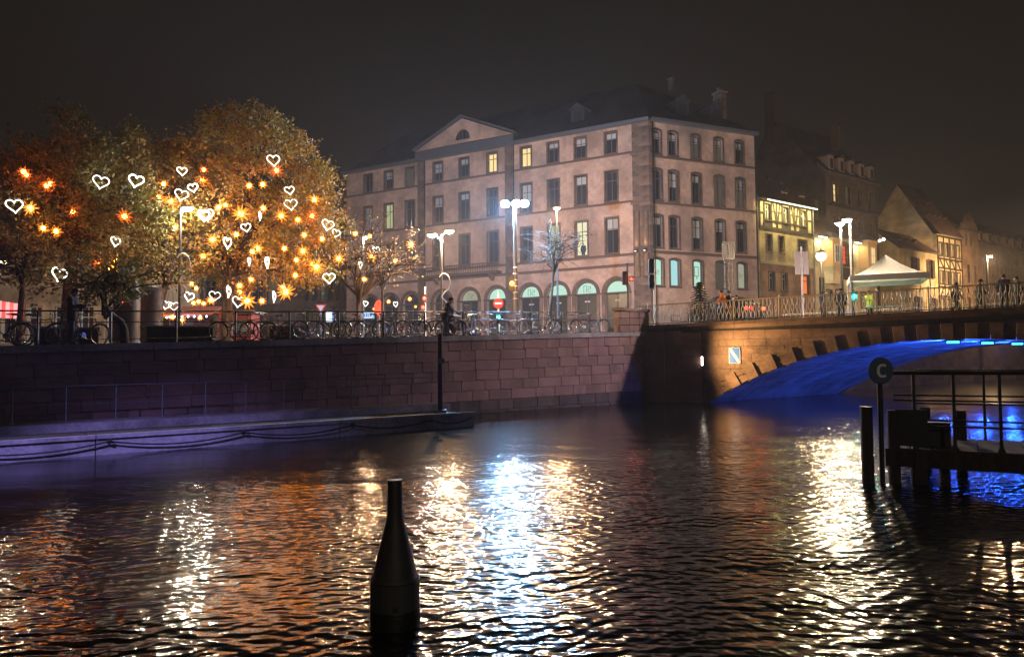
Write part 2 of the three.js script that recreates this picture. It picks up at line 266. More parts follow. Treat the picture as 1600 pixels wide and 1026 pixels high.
// ------------------------------------------------------------------ the stone arch bridge
{
  const o = thing('stone_bridge', 'sandstone arch bridge with alternating ring stones and blue lit vault', 'bridge'), r = rng(33);
  const TE = 26;
  // core behind the face stones, cut by the arch
  const sh = [], n = 60; for (let i = 0; i <= n; i++) { const t = lerp(3.2, 25.8, i / n); sh.push([t, archY(t) + 0.04]); }
  const S = new THREE.Shape(); S.moveTo(2.2, -1); S.lineTo(3.2, -1); sh.forEach(([t, y]) => S.lineTo(t, y)); S.lineTo(25.8, -1); S.lineTo(TE + 4, -1); S.lineTo(TE + 4, deckY(20) - 0.35); S.lineTo(20, deckY(20) - 0.35); S.lineTo(2.2, deckY(2.2) - 0.35); S.closePath();
  const place = (g, w = 0, out = 0) => { // (t, y, z) to world: z goes outwards along the face normal
    const p = g.attributes.position; for (let i = 0; i < p.count; i++) { const q = BR(p.getX(i), w, p.getY(i), out + p.getZ(i)); p.setXYZ(i, q.x, q.y, q.z); } g.computeVertexNormals(); return g; };
  part('core', uvm(place(extr(S, 0.4), 0, -0.42)), warmStones[0], o);
  // vault: rendered barrel faced with long stones
  const vaultMats = [0.47, 0.5, 0.43].map((q) => M(q, q * 0.98, q * 0.95, 0.88, { tex: 'stone', bump: 0.01 }));
  const vp = [], vi = [], vu = [], NW = 8; for (let i = 0; i <= n; i++) for (let k = 0; k <= NW; k++) { const t = lerp(3.2, 25.8, i / n), p = BR(t, k / NW * 14, archY(t), k ? 0 : -0.02); vp.push(p.x, p.y, p.z); vu.push(t, k / NW * 14); }
  for (let i = 0; i < n; i++) for (let k = 0; k < NW; k++) { const a = i * (NW + 1) + k, b = a + NW + 1; vi.push(a, a + 1, b, b, a + 1, b + 1); }
  const vg = new THREE.BufferGeometry(); vg.setAttribute('position', new THREE.Float32BufferAttribute(vp, 3)); vg.setAttribute('uv', new THREE.Float32BufferAttribute(vu, 2)); vg.setIndex(vi); vg.computeVertexNormals();
  part('vault', vg, M(0.5, 0.5, 0.5, 0.85, { tex: 'concrete', bump: 0.008 }), o);
  for (let i = 0; i < 24; i++) for (let k = 0; k < 6; k++) { const a = 3.3 + i * 0.46, b = a + 0.445, w0 = 0.05 + k * 2.33 + (i % 2) * 0.3, w1 = Math.min(w0 + 2.31, 13.95), y = (t) => archY(t) + 0.005; part('vault_stone', prism([BR(a, w0, y(a)), BR(b, w0, y(b)), BR(b, w1, y(b)), BR(a, w1, y(a))], V(0, -0.02 - r() * 0.015, 0)), vaultMats[(r() * 3) | 0], o); }
  // abutment walls below the springing, deck slab, far face
  for (const t of [3.2, 25.8]) part('springer_wall', prism([BR(t, 0, 0.3), BR(t, 14, 0.3), BR(t, 14, -1), BR(t, 0, -1)], Bt.clone().multiplyScalar(t < 10 ? -1 : 3)), warmStones[2], o);
  part('deck', mg([...Array(8)].map((_, i) => { const a = -2 + i * 4, b = a + 4; return prism([BR(a, 0, deckY(a) - 0.02), BR(b, 0, deckY(b) - 0.02), BR(b, 0, deckY(b) - 0.6), BR(a, 0, deckY(a) - 0.6)], U.clone().multiplyScalar(14)); })), MAT.asphalt, o);
  part('far_face', uvm(place(extr(S, 0.4), 14, 0.02)), warmStones[2], o);
  // ring stones: every second one stands proud and longer
  const ring = (t, d) => { const e = 0.02, sl = (archY(t + e) - archY(t - e)) / (2 * e), m = Math.hypot(1, sl); return [t - sl / m * d, archY(t) + d / m]; };
  const along = []; { let acc = 0; const st = 0.01; let last = null; for (let t = 3.55; t < 25.5; t += st) { const y = archY(t); if (last) acc += Math.hypot(st, y - last); last = y; along.push([acc, t]); } }
  const tAt = (a) => { for (const [x, t] of along) if (x >= a) return t; return 25.5; }, total = along[along.length - 1][0], NV = 47;
  for (let i = 0; i < NV; i++) {
    const t0 = tAt(total * i / NV + 0.008), t1 = tAt(total * (i + 1) / NV - 0.008), long = i % 2 === 0, d = long ? 0.74 : 0.58; if (t0 > 24.8) break;
    const a = ring(t0, 0), b = ring(t1, 0), c = ring(t1, d), e = ring(t0, d), out = long ? 0.17 : -0.14;
    part(long ? 'proud_ring_stone' : 'ring_stone', prism([[a, 0], [b, 0], [c, 0], [e, 0]].map(([q]) => BR(q[0], 0, Math.min(q[1], deckY(q[0]) - 0.42), out)), Bn.clone().multiplyScalar(-0.45)), warmStones[(r() * 4) | 0], o);
  }
  // face stones in courses, trimmed by the ring
  const ringTop = (t) => archY(t) + 0.6; const rows = [0.1, 0.5, 0.92, 1.3, 1.72, 2.1, 2.52, 2.9, 3.25, 3.72];
  for (let k = 0; k + 1 < rows.length; k++) {
    let t = 2.96 + (k % 2 ? 0 : 0.0);
    while (t < 22.5) {
      const e = t + 0.75 + r() * 0.9, y0 = rows[k], y1 = rows[k + 1] - 0.014, a = t + 0.008, b = e - 0.008;
      const bl = Math.max(y0, ringTop(a)), br = Math.max(y0, ringTop(b)), tl = Math.min(y1, deckY(a) - 0.36), tr = Math.min(y1, deckY(b) - 0.36);
      if (tl - bl > 0.04 || tr - br > 0.04) { const out = 0.02 + r() * 0.02; part('stone', prism([BR(a, 0, Math.min(bl, tl - 0.01), out), BR(b, 0, Math.min(br, tr - 0.01), out), BR(b, 0, tr, out), BR(a, 0, tl, out)], Bn.clone().multiplyScalar(-0.12)), warmStones[(r() * 4) | 0], o); }
      t = e;
    }
  }
  // cornice in lengths
  for (let i = 0; i < 11; i++) { const a = -0.2 + i * 2.4, b = a + 2.385; const y = (t) => deckY(t); part('cornice_stone', prism([BR(a, 0, y(a) - 0.35, 0.08), BR(a, 0, y(a) - 0.18, 0.3), BR(a, 0, y(a), 0.3), BR(a, 0, y(a), -0.5), BR(a, 0, y(a) - 0.35, -0.5)], BR(b, 0, y(b)).sub(BR(a, 0, y(a)))), warmStones[2], o); }
  // abutment block with its pilaster
  const block = (t0, t1, y0, y1, out, deep, name, m) => part(name, prism([BR(t0, 0, y0, out), BR(t1, 0, y0, out), BR(t1, 0, y1, out), BR(t0, 0, y1, out)], Bn.clone().multiplyScalar(-deep)), m, o);
  block(-0.25, 1.9, -1, deckY(1) - 0.36, 0.32, 0.8, 'abutment', stoneMats[0]);
  for (let k = 0; k < 9; k++) block(1.92, 2.92, -0.3 + k * 0.45, 0.135 + k * 0.45 - (k === 8 ? 0.11 : 0), 0.4 + (k % 2) * 0.02, 0.85, 'pilaster_stone', stoneMats[k % 5]);
  block(-0.3, 3.0, 2.98, 3.06, 0.46, 0.9, 'band', stoneMats[3]);
  part('drain_pipe', rod(BR(1.0, 0, 0, 0.38), BR(1.0, 0, deckY(1), 0.38), 0.05), MAT.zinc, o);
}
// bridge railing of bent bars
{
  const o = thing('bridge_railing', 'wrought iron bridge railing of closely set wavy bars', 'railing'), r = rng(9), iron = M(0.42, 0.36, 0.27, 0.5);
  const wav = [1, -1].map((s) => tube([V(0, 0, 0), V(0.045 * s, 0.22, 0.01), V(-0.03 * s, 0.5, 0), V(0.05 * s, 0.76, -0.01), V(0, 0.99, 0)], 0.016, 9, 4)), straight = cyl(0.014, 0.014, 0.99, 0, 0.495, 0, 5);
  let i = 0; for (let t = 0.15; t < 24; t += 0.1, i++) { if (i % 22 === 0) continue; const p = BR(t, 0, deckY(t) + 0.08, 0.08), b = part('baluster', i % 4 === 3 ? straight : wav[i % 2], iron, o); b.position.copy(p); b.rotation.set(0, bridgeTurn, (r() - 0.5) * 0.12, 'YXZ'); }
  for (let k = 0; k < 12; k++) { const t = 0.15 + k * 2.2; part('post', rod(BR(t, 0, deckY(t), 0.08), BR(t, 0, deckY(t) + 1.12, 0.08), 0.035), iron, o); part('post_knob', ball(0.05, ...BR(t, 0, deckY(t) + 1.15, 0.08).toArray(), 8, 6), iron, o); }
  for (const [nm, h, w] of [['bottom_rail', 0.07, 0.05], ['top_rail', 1.08, 0.08]]) for (let k = 0; k < 11; k++) { const a = 0.15 + k * 2.2, b = a + 2.2; part(nm, bar(BR(a, 0, deckY(a) + h, 0.08), BR(b, 0, deckY(b) + h, 0.08), w, 0.045), h > 1 ? iron : MAT.galv, o); }
  // the railing of the far side
  const f = top('bridge_railing', mg([bar(BR(0, 13.6, deckY(0) + 1.05), BR(20, 13.6, deckY(20) + 1.05), 0.07, 0.05), bar(BR(0, 13.6, deckY(0) + 0.12), BR(20, 13.6, deckY(20) + 0.12), 0.05, 0.04), ...[...Array(66)].map((_, k) => { const t = 0.2 + k * 0.3; return rod(BR(t, 13.6, deckY(t)), BR(t, 13.6, deckY(t) + 1.05), 0.015, 0.015, 4); })]), iron, 'iron railing on the far side of the bridge, behind the people', 'railing');
}
// navigation board
{
  const c = BR(4.55, 0, 2.42, 0.09), o = thing('navigation_sign', 'blue square navigation board with a white diagonal stripe on the bridge', 'sign', c, bridgeTurn);
  part('board', box(0.56, 0.82, 0.03), M(0.015, 0.14, 0.6, 0.5), o);
  const s = new THREE.Shape(); s.moveTo(-0.25, 0.38); s.lineTo(-0.17, 0.38); s.lineTo(0.25, -0.3); s.lineTo(0.25, -0.38); s.lineTo(0.17, -0.38); s.lineTo(-0.25, 0.3); s.closePath();
  part('stripe', G(extr(s, 0.004), 0, 0, 0.016), M(0.75, 0.75, 0.75, 0.5), o);
  part('border', mg([box(0.56, 0.015, 0.036, 0, 0.4, 0), box(0.56, 0.015, 0.036, 0, -0.4, 0), box(0.015, 0.79, 0.036, 0.272, 0, 0), box(0.015, 0.79, 0.036, -0.272, 0, 0)]), MAT.whiteMetal, o);
  part('bracket', box(0.4, 0.5, 0.05, 0, 0, -0.04), MAT.iron, o);
}
// lamp on the pilaster that washes the spandrel
{
  const p = BR(2.98, 0, 2.15, 0.52), o = thing('wall_light', 'slim glowing tube light on the bridge pilaster', 'wall light', p, bridgeTurn);
  part('tube', cyl(0.045, 0.045, 0.46, 0, 0, 0, 8), glow(1, 0.8, 0.68, 9), o);
  part('holder', mg([box(0.1, 0.04, 0.14, 0, 0.26, -0.03), box(0.1, 0.04, 0.14, 0, -0.26, -0.03), box(0.08, 0.56, 0.03, -0.0, 0, -0.1)]), MAT.black, o);
  spot(BR(3.4, 0, 2.25, 1.9), BR(8.4, 0, 2.6, 0), 0xffc27a, 120, 1.35, 1, 0.1);
}
// blue lamps under the crown of the vault
for (const w of [0.55, 5.0, 9.5]) {
  const p = BR(14.1, w, archY(14.1) - 0.1, 0), o = thing('vault_light', 'blue glowing lamp bar fixed under the bridge arch', 'lamp', p, bridgeTurn, 'blue lamps under the bridge arch');
  part('lamp_bar', box(0.5, 0.1, 0.12, 0, -0.02, 0), glow(0.03, 0.36, 1, 7), o);
  part('housing', mg([box(0.62, 0.05, 0.18, 0, 0.06, 0), box(0.04, 0.14, 0.16, 0.29, 0, 0), box(0.04, 0.14, 0.16, -0.29, 0, 0)]), MAT.black, o);
  part('cable', rod(V(0.3, 0.06, 0), V(2.2, 0.02, -0.4), 0.02), MAT.galv, o);
  const ra = new THREE.RectAreaLight(0x2458ff, 900, 0.5, 0.3); ra.position.copy(BR(13.75, w, 2.72, 0)); ra.lookAt(BR(5, w - 0.3, 2.0)); scene.add(ra); const rb = new THREE.RectAreaLight(0x2458ff, 500, 0.5, 0.3); rb.position.copy(BR(14.5, w, 2.72, 0)); rb.lookAt(BR(24, w, 2.0)); scene.add(rb);
}

// ------------------------------------------------------------------ boat landing at the right with the round letter sign
{
  const D0 = at(1388, 690, 13.1), D1 = at(1640, 735, 11.9); D0.y = D1.y = 0.62; const dir = D1.clone().sub(D0).setY(0).normalize(), back = V(dir.z, 0, -dir.x); const Q = (a, b, y) => V(D0.x + dir.x * a + back.x * b, y, D0.z + dir.z * a + back.z * b);
  const o = thing('boat_dock', 'dark timber boat landing on piles with a pipe railing', 'dock');
  for (let i = 0; i < 14; i++) part('plank', prism([Q(i * 0.34, 0.04, 0.62), Q(i * 0.34 + 0.325, 0.04, 0.62), Q(i * 0.34 + 0.325, 0.04, 0.565), Q(i * 0.34, 0.04, 0.565)], back.clone().multiplyScalar(2.2)), MAT.woodDark, o);
  part('fascia_beam', prism([Q(-0.05, 0, 0.61), Q(4.8, 0, 0.61), Q(4.8, 0, 0.3), Q(-0.05, 0, 0.3)], back.clone().multiplyScalar(0.035)), MAT.woodDark, o);
  part('back_beam', prism([Q(-0.05, 2.25, 0.56), Q(4.8, 2.25, 0.56), Q(4.8, 2.25, 0.3), Q(-0.05, 2.25, 0.3)], back.clone().multiplyScalar(0.05)), MAT.woodDark, o);
  for (const [a, b, y, k] of [[0.08, 0.14, 1.3, 0.1], [0.46, 0.1, 0.6, 0.13], [0.84, 0.5, 0.58, 0.09], [2.6, 1.9, 0.58, 0.1], [0.5, 2.0, 1.25, 0.1], [1.1, 2.05, 1.2, 0.1]]) part('pile', rod(Q(a, b, -1.5), Q(a, b, y - 0.02), k, k, 12), MAT.woodDark, o);
  const posts = [0.42, 1.02, 1.68, 2.14, 3.2];
  for (const a of posts) { part('rail_post', rod(Q(a, 0.1, 0.6), Q(a, 0.1, 1.92), 0.028), MAT.iron, o); part('post_foot', rod(Q(a, 0.1, 0.6), Q(a, 0.1, 0.72), 0.07, 0.03), MAT.iron, o); }
  for (const [y, k] of [[1.94, 0.035], [1.55, 0.016], [1.46, 0.016], [1.12, 0.016], [1.02, 0.016]]) part('rail', rod(Q(0.1, 0.1, y), Q(4.6, 0.1, y), k), MAT.iron, o);
  part('back_rail', mg([rod(Q(0.3, 2.15, 1.94), Q(4.6, 2.15, 1.94), 0.03), rod(Q(0.3, 2.15, 1.3), Q(4.6, 2.15, 1.3), 0.016), ...[0.3, 1.5, 2.7, 3.9].map((a) => rod(Q(a, 2.15, 0.6), Q(a, 2.15, 1.94), 0.025))]), MAT.iron, o);
  part('gate_panel', prism([Q(0.12, 0.06, 0.66), Q(0.62, 0.06, 0.66), Q(0.62, 0.06, 1.3), Q(0.12, 0.06, 1.3)], back.clone().multiplyScalar(0.03)), MAT.black, o);
  part('winch_box', prism([Q(0.25, 0.5, 0.63), Q(0.95, 0.5, 0.63), Q(0.95, 0.5, 1.05), Q(0.25, 0.5, 1.05)], back.clone().multiplyScalar(0.5)), MAT.black, o);
  const pp = at(1356, 700, 13.1); const lone = thing('mooring_post', 'square topped dark timber mooring post beside the dock', 'post', V(pp.x, 0, pp.z));
  part('post', cyl(0.1, 0.11, 2.6, 0, 0.02, 0, 10), MAT.woodDark, lone); part('post_cap', cyl(0.105, 0.1, 0.03, 0, 1.335, 0, 10), MAT.iron, lone);
  const sp = at(1377, 579, 12.95), sign = thing('dock_sign', 'round dark blue sign with the letter C on a post', 'sign', V(sp.x, sp.y, sp.z), 0.12);
  part('disc', G(new THREE.CylinderGeometry(0.225, 0.225, 0.03, 40), 0, 0, 0, 0, Math.PI / 2), M(0.07, 0.11, 0.19, 0.5), sign);
  part('rim', G(new THREE.TorusGeometry(0.225, 0.012, 6, 40), 0, 0, 0), M(0.04, 0.06, 0.1, 0.5), sign);
  part('post', rod(V(0, -0.2, -0.05), V(0, -2.4 - 0.0, -0.05), 0.045), MAT.iron, sign);
  const font = await new FontLoader().loadAsync('fonts/droid/droid_sans_bold.typeface.json'); globalThis.__font = font;
  const tg = new TextGeometry('C', { font, size: 0.235, depth: 0.008, curveSegments: 8 }); tg.computeBoundingBox(); const bb = tg.boundingBox; tg.translate(-(bb.min.x + bb.max.x) / 2, -(bb.min.y + bb.max.y) / 2, 0.016);
  part('letter', tg, M(0.78, 0.78, 0.8, 0.5), sign);
}
const FONT = globalThis.__font;
function text(str, size, depth) { const g = new TextGeometry(str, { font: FONT, size, depth, curveSegments: 4 }); g.computeBoundingBox(); const b = g.boundingBox; return g.translate(-(b.min.x + b.max.x) / 2, -(b.min.y + b.max.y) / 2, 0); }
// bottle-shaped mooring pile in the foreground
{
  const p = at(617, 900, 6.35), o = thing('mooring_pile', 'dark bottle shaped steel mooring pile standing in the water', 'mooring pile', V(p.x, 0, p.z));
  const prof = [[0.0, 1.2], [0.055, 1.2], [0.062, 1.19], [0.062, 1.13], [0.066, 0.92], [0.075, 0.86], [0.105, 0.74], [0.14, 0.6], [0.175, 0.44], [0.19, 0.4], [0.203, 0.385], [0.208, 0.36], [0.21, -1]].map(([r, y]) => new THREE.Vector2(r, y));
  part('body', new THREE.LatheGeometry(prof.reverse(), 40), M(0.06, 0.06, 0.062, 0.6, { tex: 'stone', bump: 0.006 }), o);
  part('algae_band', new THREE.LatheGeometry([[0.211, -0.3], [0.2125, -0.1], [0.2125, 0.1], [0.2105, 0.135]].map((a) => new THREE.Vector2(...a)), 40), M(0.014, 0.017, 0.012, 0.5, { tex: 'stone', bump: 0.01 }), o);
  part('cap_rim', G(new THREE.TorusGeometry(0.06, 0.006, 6, 30), 0, 1.197, 0, 0, Math.PI / 2), MAT.galv, o);
  part('weld_seam', G(new THREE.TorusGeometry(0.209, 0.004, 6, 40), 0, 0.362, 0, 0, Math.PI / 2), MAT.iron, o);
  part('eye_hole', G(new THREE.TorusGeometry(0.014, 0.006, 6, 12), 0.035, 0.17, 0.208), MAT.black, o);
}

// ------------------------------------------------------------------ windows, walls and roofs shared by all houses
const LIT = { // panes lit from inside: what the eye sees of a bright room behind glass
  warm: glow(1, 0.72, 0.28, 1.1), pale: glow(1, 0.95, 0.6, 0.85), green: glow(0.55, 0.88, 0.7, 0.9), greenDim: glow(0.66, 0.68, 0.48, 0.5), cyan: glow(0.45, 0.85, 0.88, 0.85), olive: glow(0.75, 0.8, 0.42, 0.55), orange: glow(1, 0.2, 0.03, 0.95), dim: glow(0.5, 0.45, 0.3, 0.12), red: glow(1, 0.12, 0.03, 0.8),
};
const geoCache = new Map(); const cached = (k, f) => { if (!geoCache.has(k)) geoCache.set(k, f()); return geoCache.get(k); };
function openPath(P, x0, x1, y0, y1, rise) { // window outline, flat or with a segmental / round head
  P.moveTo(x0, y0); P.lineTo(x1, y0); P.lineTo(x1, y1 - rise);
  if (rise) { const n = 12, w = x1 - x0, R = (w * w / 4 + rise * rise) / (2 * rise), cx = (x0 + x1) / 2, cy = y1 - R, a0 = Math.asin(w / 2 / R); for (let i = 1; i < n; i++) { const a = a0 - 2 * a0 * i / n; P.lineTo(cx + R * Math.sin(a), cy + R * Math.cos(a)); } }
  P.lineTo(x0, y1 - rise); P.closePath(); return P;
}
// a frame to build a facade in: x along it, y up, z out of the wall
function facade(origin, e) { return { o: origin, turn: Math.atan2(-e.z, e.x), e, n: V(-e.z, 0, e.x) }; }
const FP = (f, t, y, z = 0) => V(f.o.x + f.e.x * t + f.n.x * z, y, f.o.z + f.e.z * t + f.n.z * z);
function onFacade(name, f, g, m, parent, t = 0, y = 0, z = 0) { const o = part(name, g, m, parent); o.position.copy(FP(f, t, y, z)).sub(parent.position); o.rotation.y = f.turn; return o; }
function addWindow(parent, f, t, y0, y1, w, { rise = 0, pane = MAT.glass, surround = MAT.sandstone, frame = MAT.frame, bars = 'cross', blind = 0, shutters, border = 0.16, sill = true } = {}) {
  const h = y1 - y0, win = new THREE.Group(); win.name = 'window'; parent.add(win); win.position.copy(FP(f, t, y0)).sub(parent.position); win.rotation.y = f.turn;
  const key = [w.toFixed(2), h.toFixed(2), rise, bars, border].join();
  if (surround) part('surround', cached('s' + key, () => { const S = openPath(new THREE.Shape(), -w / 2 - border, w / 2 + border, -border * 0.6, h + border, rise); S.holes.push(openPath(new THREE.Path(), -w / 2, w / 2, 0, h, rise)); return uvm(extr(S, 0.3).translate(0, 0, -0.235)); }), surround, win);
  part('pane', cached('p' + key, () => extr(openPath(new THREE.Shape(), -w / 2 + 0.01, w / 2 - 0.01, 0.01, h - 0.01, rise), 0.02).translate(0, 0, -0.3)), pane, win);
  part('frame', cached('f' + key, () => {
    const k = 0.07, l = []; const S = openPath(new THREE.Shape(), -w / 2 + 0.005, w / 2 - 0.005, 0.005, h - 0.005, rise); S.holes.push(openPath(new THREE.Path(), -w / 2 + k, w / 2 - k, k, h - k, rise * 0.8)); l.push(extr(S, 0.06).translate(0, 0, -0.275));
    if (bars !== 'none') l.push(box(0.07, h - rise - 0.1, 0.05, 0, (h - rise) / 2, -0.25));
    if (bars === 'cross') l.push(box(w - 0.1, 0.07, 0.045, 0, h * 0.7, -0.25)); if (bars === 'grid') for (const q of [0.27, 0.52, 0.76]) l.push(box(w - 0.1, 0.04, 0.045, 0, h * q, -0.25)); return mg(l);
  }), frame, win);
  if (blind) part('blind', cached('b' + key + blind, () => box(w - 0.16, h * blind, 0.015, 0, h - rise * 0.9 - 0.08 - h * blind / 2, -0.268)), MAT.blind, win);
  if (shutters) for (const s of [-1, 1]) part('shutter', cached('sh' + key, () => mg([box(w * 0.5, h, 0.05, 0, h / 2, 0.05), ...[...Array(6)].map((_, i) => box(w * 0.42, 0.03, 0.07, 0, h * (i + 0.8) / 6.6, 0.055))])), shutters, win).position.x = s * (w * 0.75 + border * 0.6);
  if (sill) part('sill', cached('l' + key, () => box(w + border * 2.2, 0.1, 0.24, 0, -border * 0.6 - 0.05, 0.02)), surround ?? MAT.sandstone, win);
  return win;
}
function wallWithHoles(parent, f, t0, t1, y0, y1, holes, m, name = 'wall', thick = 0.45) {
  const S = rectPath(new THREE.Shape(), t0, t1, y0, y1); for (const [t, a, b, w, rise = 0] of holes) S.holes.push(openPath(new THREE.Path(), t - w / 2, t + w / 2, a, b, rise));
  return onFacade(name, f, uvm(extr(S, thick).translate(0, 0, -thick)), m, parent);
}

// ------------------------------------------------------------------ the big pink corner building
{
  const K = V(13.14, 0, -69), L = facade(K, V(0.867, 0, 0.498).normalize()), R = facade(K, V(0.921, 0, -0.39).normalize()), base = 3.6, eave = 24.9;
  const o = thing('corner_building', 'large pink corner building with arcaded ground floor and gabled centre', 'building', K);
  const LW = [-3.85, -7.1, -10.15, -13.3, -17.4, -21, -24.5, -28.4, -31.5, -34.6], r = rng(4), holesL = [], holesR = [];
  const rowsL = [[22.45, 24.45, 1.15], [17.75, 20.6, 1.2], [12.65, 16.05, 1.25]];
  for (const t of LW) for (const [a, b, w] of rowsL) holesL.push([t, a, b, w]);
  const arches = [-3.5, -6.7, -9.85, -13.0, -17.0, -20.45, -24.0, -28.3, -31.3, -34.4];
  for (const t of arches) holesL.push([t, base + 0.05, 9.98, 2.3, 1.15]);
  wallWithHoles(o, L, -38, 0, base, eave, holesL, MAT.pink);
  // dark stone zone between the arches in front of the pink render
  const rise = [0.85, 2.74, 5.41, 8.17, 10.76], rowsR = [[21.95, 24.2, 0.98], [17.5, 20.4, 1.02], [12.95, 16.0, 1.05], [9.3, 11.85, 1.05]];
  for (const t of rise) for (const [a, b, w] of rowsR) holesR.push([t, a, b, w, 0.16]);
  wallWithHoles(o, R, 0, 12.7, base, eave, holesR, MAT.pink);
  // windows of the long front
  LW.forEach((t, i) => rowsL.forEach(([a, b, w], k) => {
    let pane = MAT.glass, blind = 0;
    if (k === 0) { blind = [0.28, 0.34, 0.2, 0, 0, 0.3, 0.5, 0, 0.4, 0][i]; if (i === 3 || i === 4) pane = LIT.warm; if (i === 7) pane = LIT.dim; }
    if (k === 1) { blind = [0, 0.25, 0, 0.6, 0, 0.2, 0.35, 0, 0, 0.9][i]; if (i === 8) pane = LIT.olive; }
    if (k === 2 && (i === 1 || i === 2)) pane = i === 1 ? LIT.pale : LIT.olive;
    if (k === 2 && i === 0) blind = 0.3;
    addWindow(o, L, t, a, b, w, { pane, blind, surround: MAT.sandstone, bars: 'cross' });
  }));
  rise.forEach((t, i) => rowsR.forEach(([a, b, w], k) => {
    let pane = MAT.glass, blind = 0, bars = 'cross';
    if (k === 0) { blind = 0.26; if (i === 2 || i === 3) pane = LIT.dim; }
    if (k === 1) { if (i >= 3) pane = LIT.dim; blind = [0, 0.45, 0.2, 0, 0.3][i]; } if (k === 2) blind = [0.2, 0, 0.55, 0.3, 0.15][i];
    if (k === 3) { bars = 'none'; pane = [LIT.green, LIT.cyan, LIT.green, LIT.dim, LIT.greenDim][i]; }
    const win = addWindow(o, R, t, a, b, w, { rise: 0.16, pane, blind, bars, surround: MAT.sandstone });
    if (k === 3 && i !== 1 && i !== 3) part('window_sign', i === 2 ? G(mg([box(0.5, 0.06, 0.01, 0, 0.55, 0), box(0.06, 0.9, 0.01, -0.22, 0.1, 0), box(0.06, 0.9, 0.01, 0.22, 0.1, 0), box(0.5, 0.06, 0.01, 0, -0.35, 0), box(0.07, 0.3, 0.01, 0.05, -0.5, 0)]), 0, 1.4, -0.262) : G(logoGeo(0.6), 0, 1.3, -0.262), MAT.frame, win);
  }));
  function logoGeo(k) { return mg([box(0.05, 0.8, 0.01, -0.5, 0, 0), box(0.05, 0.8, 0.01, -0.16, 0, 0), box(0.38, 0.05, 0.01, -0.33, 0.39, 0), box(0.3, 0.05, 0.01, 0.2, 0.26, 0), box(0.3, 0.05, 0.01, 0.22, 0.04, 0), box(0.3, 0.05, 0.01, 0.24, -0.3, 0), box(0.05, 0.34, 0.01, 0.03, -0.13, 0), box(0.05, 0.26, 0.01, 0.36, 0.14, 0)]).scale(k, k, 1); }
  // arcade: ring, lunette, transom, dark shop front; each arch is a part with its pieces
  arches.forEach((t, i) => {
    const a = new THREE.Group(); a.name = 'arch'; o.add(a); a.position.copy(FP(L, t, base)).sub(o.position); a.rotation.y = L.turn; const H = 9.98 - base, sp = H - 1.15;
    part('arch_ring', cached('ring', () => { const S = new THREE.Shape(); S.absarc(0, sp, 1.5, 0, Math.PI, false); S.absarc(0, sp, 1.16, Math.PI, 0, true); S.closePath(); return uvm(extr(S, 0.4).translate(0, 0, -0.28)); }), MAT.sandstone, a);
    for (const s of [-1, 1]) { part('pier', cached('pier' + s, () => uvm(box(0.34, sp - 0.2, 0.4, s * 1.33, (sp - 0.2) / 2, -0.08))), MAT.sandstone2, a); part('impost', cached('imp' + s, () => box(0.44, 0.19, 0.46, s * 1.33, sp - 0.1, -0.07)), MAT.sandstone, a); }
    const lit = i < 4 || i === 4 ? LIT.green : i === 5 ? LIT.greenDim : MAT.glass;
    part('lunette', cached('lun', () => { const S = new THREE.Shape(); S.absarc(0, sp, 1.12, 0, Math.PI, false); S.closePath(); return extr(S, 0.03).translate(0, 0, -0.38); }), lit, a);
    part('lunette_frame', cached('lf', () => { const S = new THREE.Shape(); S.absarc(0, sp, 1.15, 0, Math.PI, false); S.absarc(0, sp, 1.08, Math.PI, 0, true); S.closePath(); return mg([extr(S, 0.08).translate(0, 0, -0.36), box(2.3, 0.14, 0.12, 0, sp - 0.03, -0.33)]); }), MAT.frame, a);
    part('shop_front', cached('sf', () => box(2.28, sp - 0.15, 0.04, 0, (sp - 0.15) / 2, -0.4)), i < 6 ? M(0.03, 0.035, 0.035, 0.25) : MAT.glass, a);
    part('shop_frame', cached('sfr', () => mg([box(0.08, sp - 0.1, 0.08, 0, sp / 2 - 0.05, -0.36), box(0.1, sp - 0.1, 0.1, 1.1, sp / 2 - 0.05, -0.34), box(0.1, sp - 0.1, 0.1, -1.1, sp / 2 - 0.05, -0.34), box(2.2, 0.1, 0.08, 0, 2.7, -0.35)])), MAT.frame, a);
    if ([0, 1, 2, 3].includes(i)) part('notice_plate', cached('np', () => box(0.55, 0.13, 0.02, 0, sp - 0.75, -0.34)), MAT.whiteMetal, a);
    if ([1, 3, 5].includes(i)) part('lunette_sign', G(logoGeo(0.85), 0.05, sp + 0.48, -0.335), MAT.frame, a);
    if ([6, 7, 9].includes(i)) part('shop_lamp', G(ball(0.14, 0.4, sp - 0.3, -0.28, 10, 8)), glow(1, 0.5, 0.12, 3), a);
  });
  // string courses and sill bands
  for (const [y, h, d] of [[22.18, 0.2, 0.1], [17.45, 0.2, 0.1], [12.35, 0.24, 0.14], [11.35, 0.26, 0.16]]) onFacade('string_course', L, box(38.2, h, d + 0.1, -19, 0, d / 2 - 0.05), MAT.sandstone, o, 0, y);
  for (const [y, h, d] of [[21.6, 0.2, 0.1], [17.15, 0.2, 0.1], [12.45, 0.26, 0.16]]) onFacade('string_course', R, box(12.6, h, d + 0.1, 6.4, 0, d / 2 - 0.05), MAT.sandstone, o, 0, y);
  // corner pilaster of big blocks, pilasters of the central pavilion
  const pil = (f, t, w, y0, y1, out, m, step = 0.95) => { let y = y0; let i = 0; while (y < y1 - 0.1) { const e = Math.min(y + step, y1); onFacade('quoin_stone', f, uvm(box(w, e - y - 0.02, 0.5, 0, (e - y) / 2, out - 0.25)), i++ % 2 ? MAT.sandstone : MAT.sandstone2, o, t, y); y = e; } };
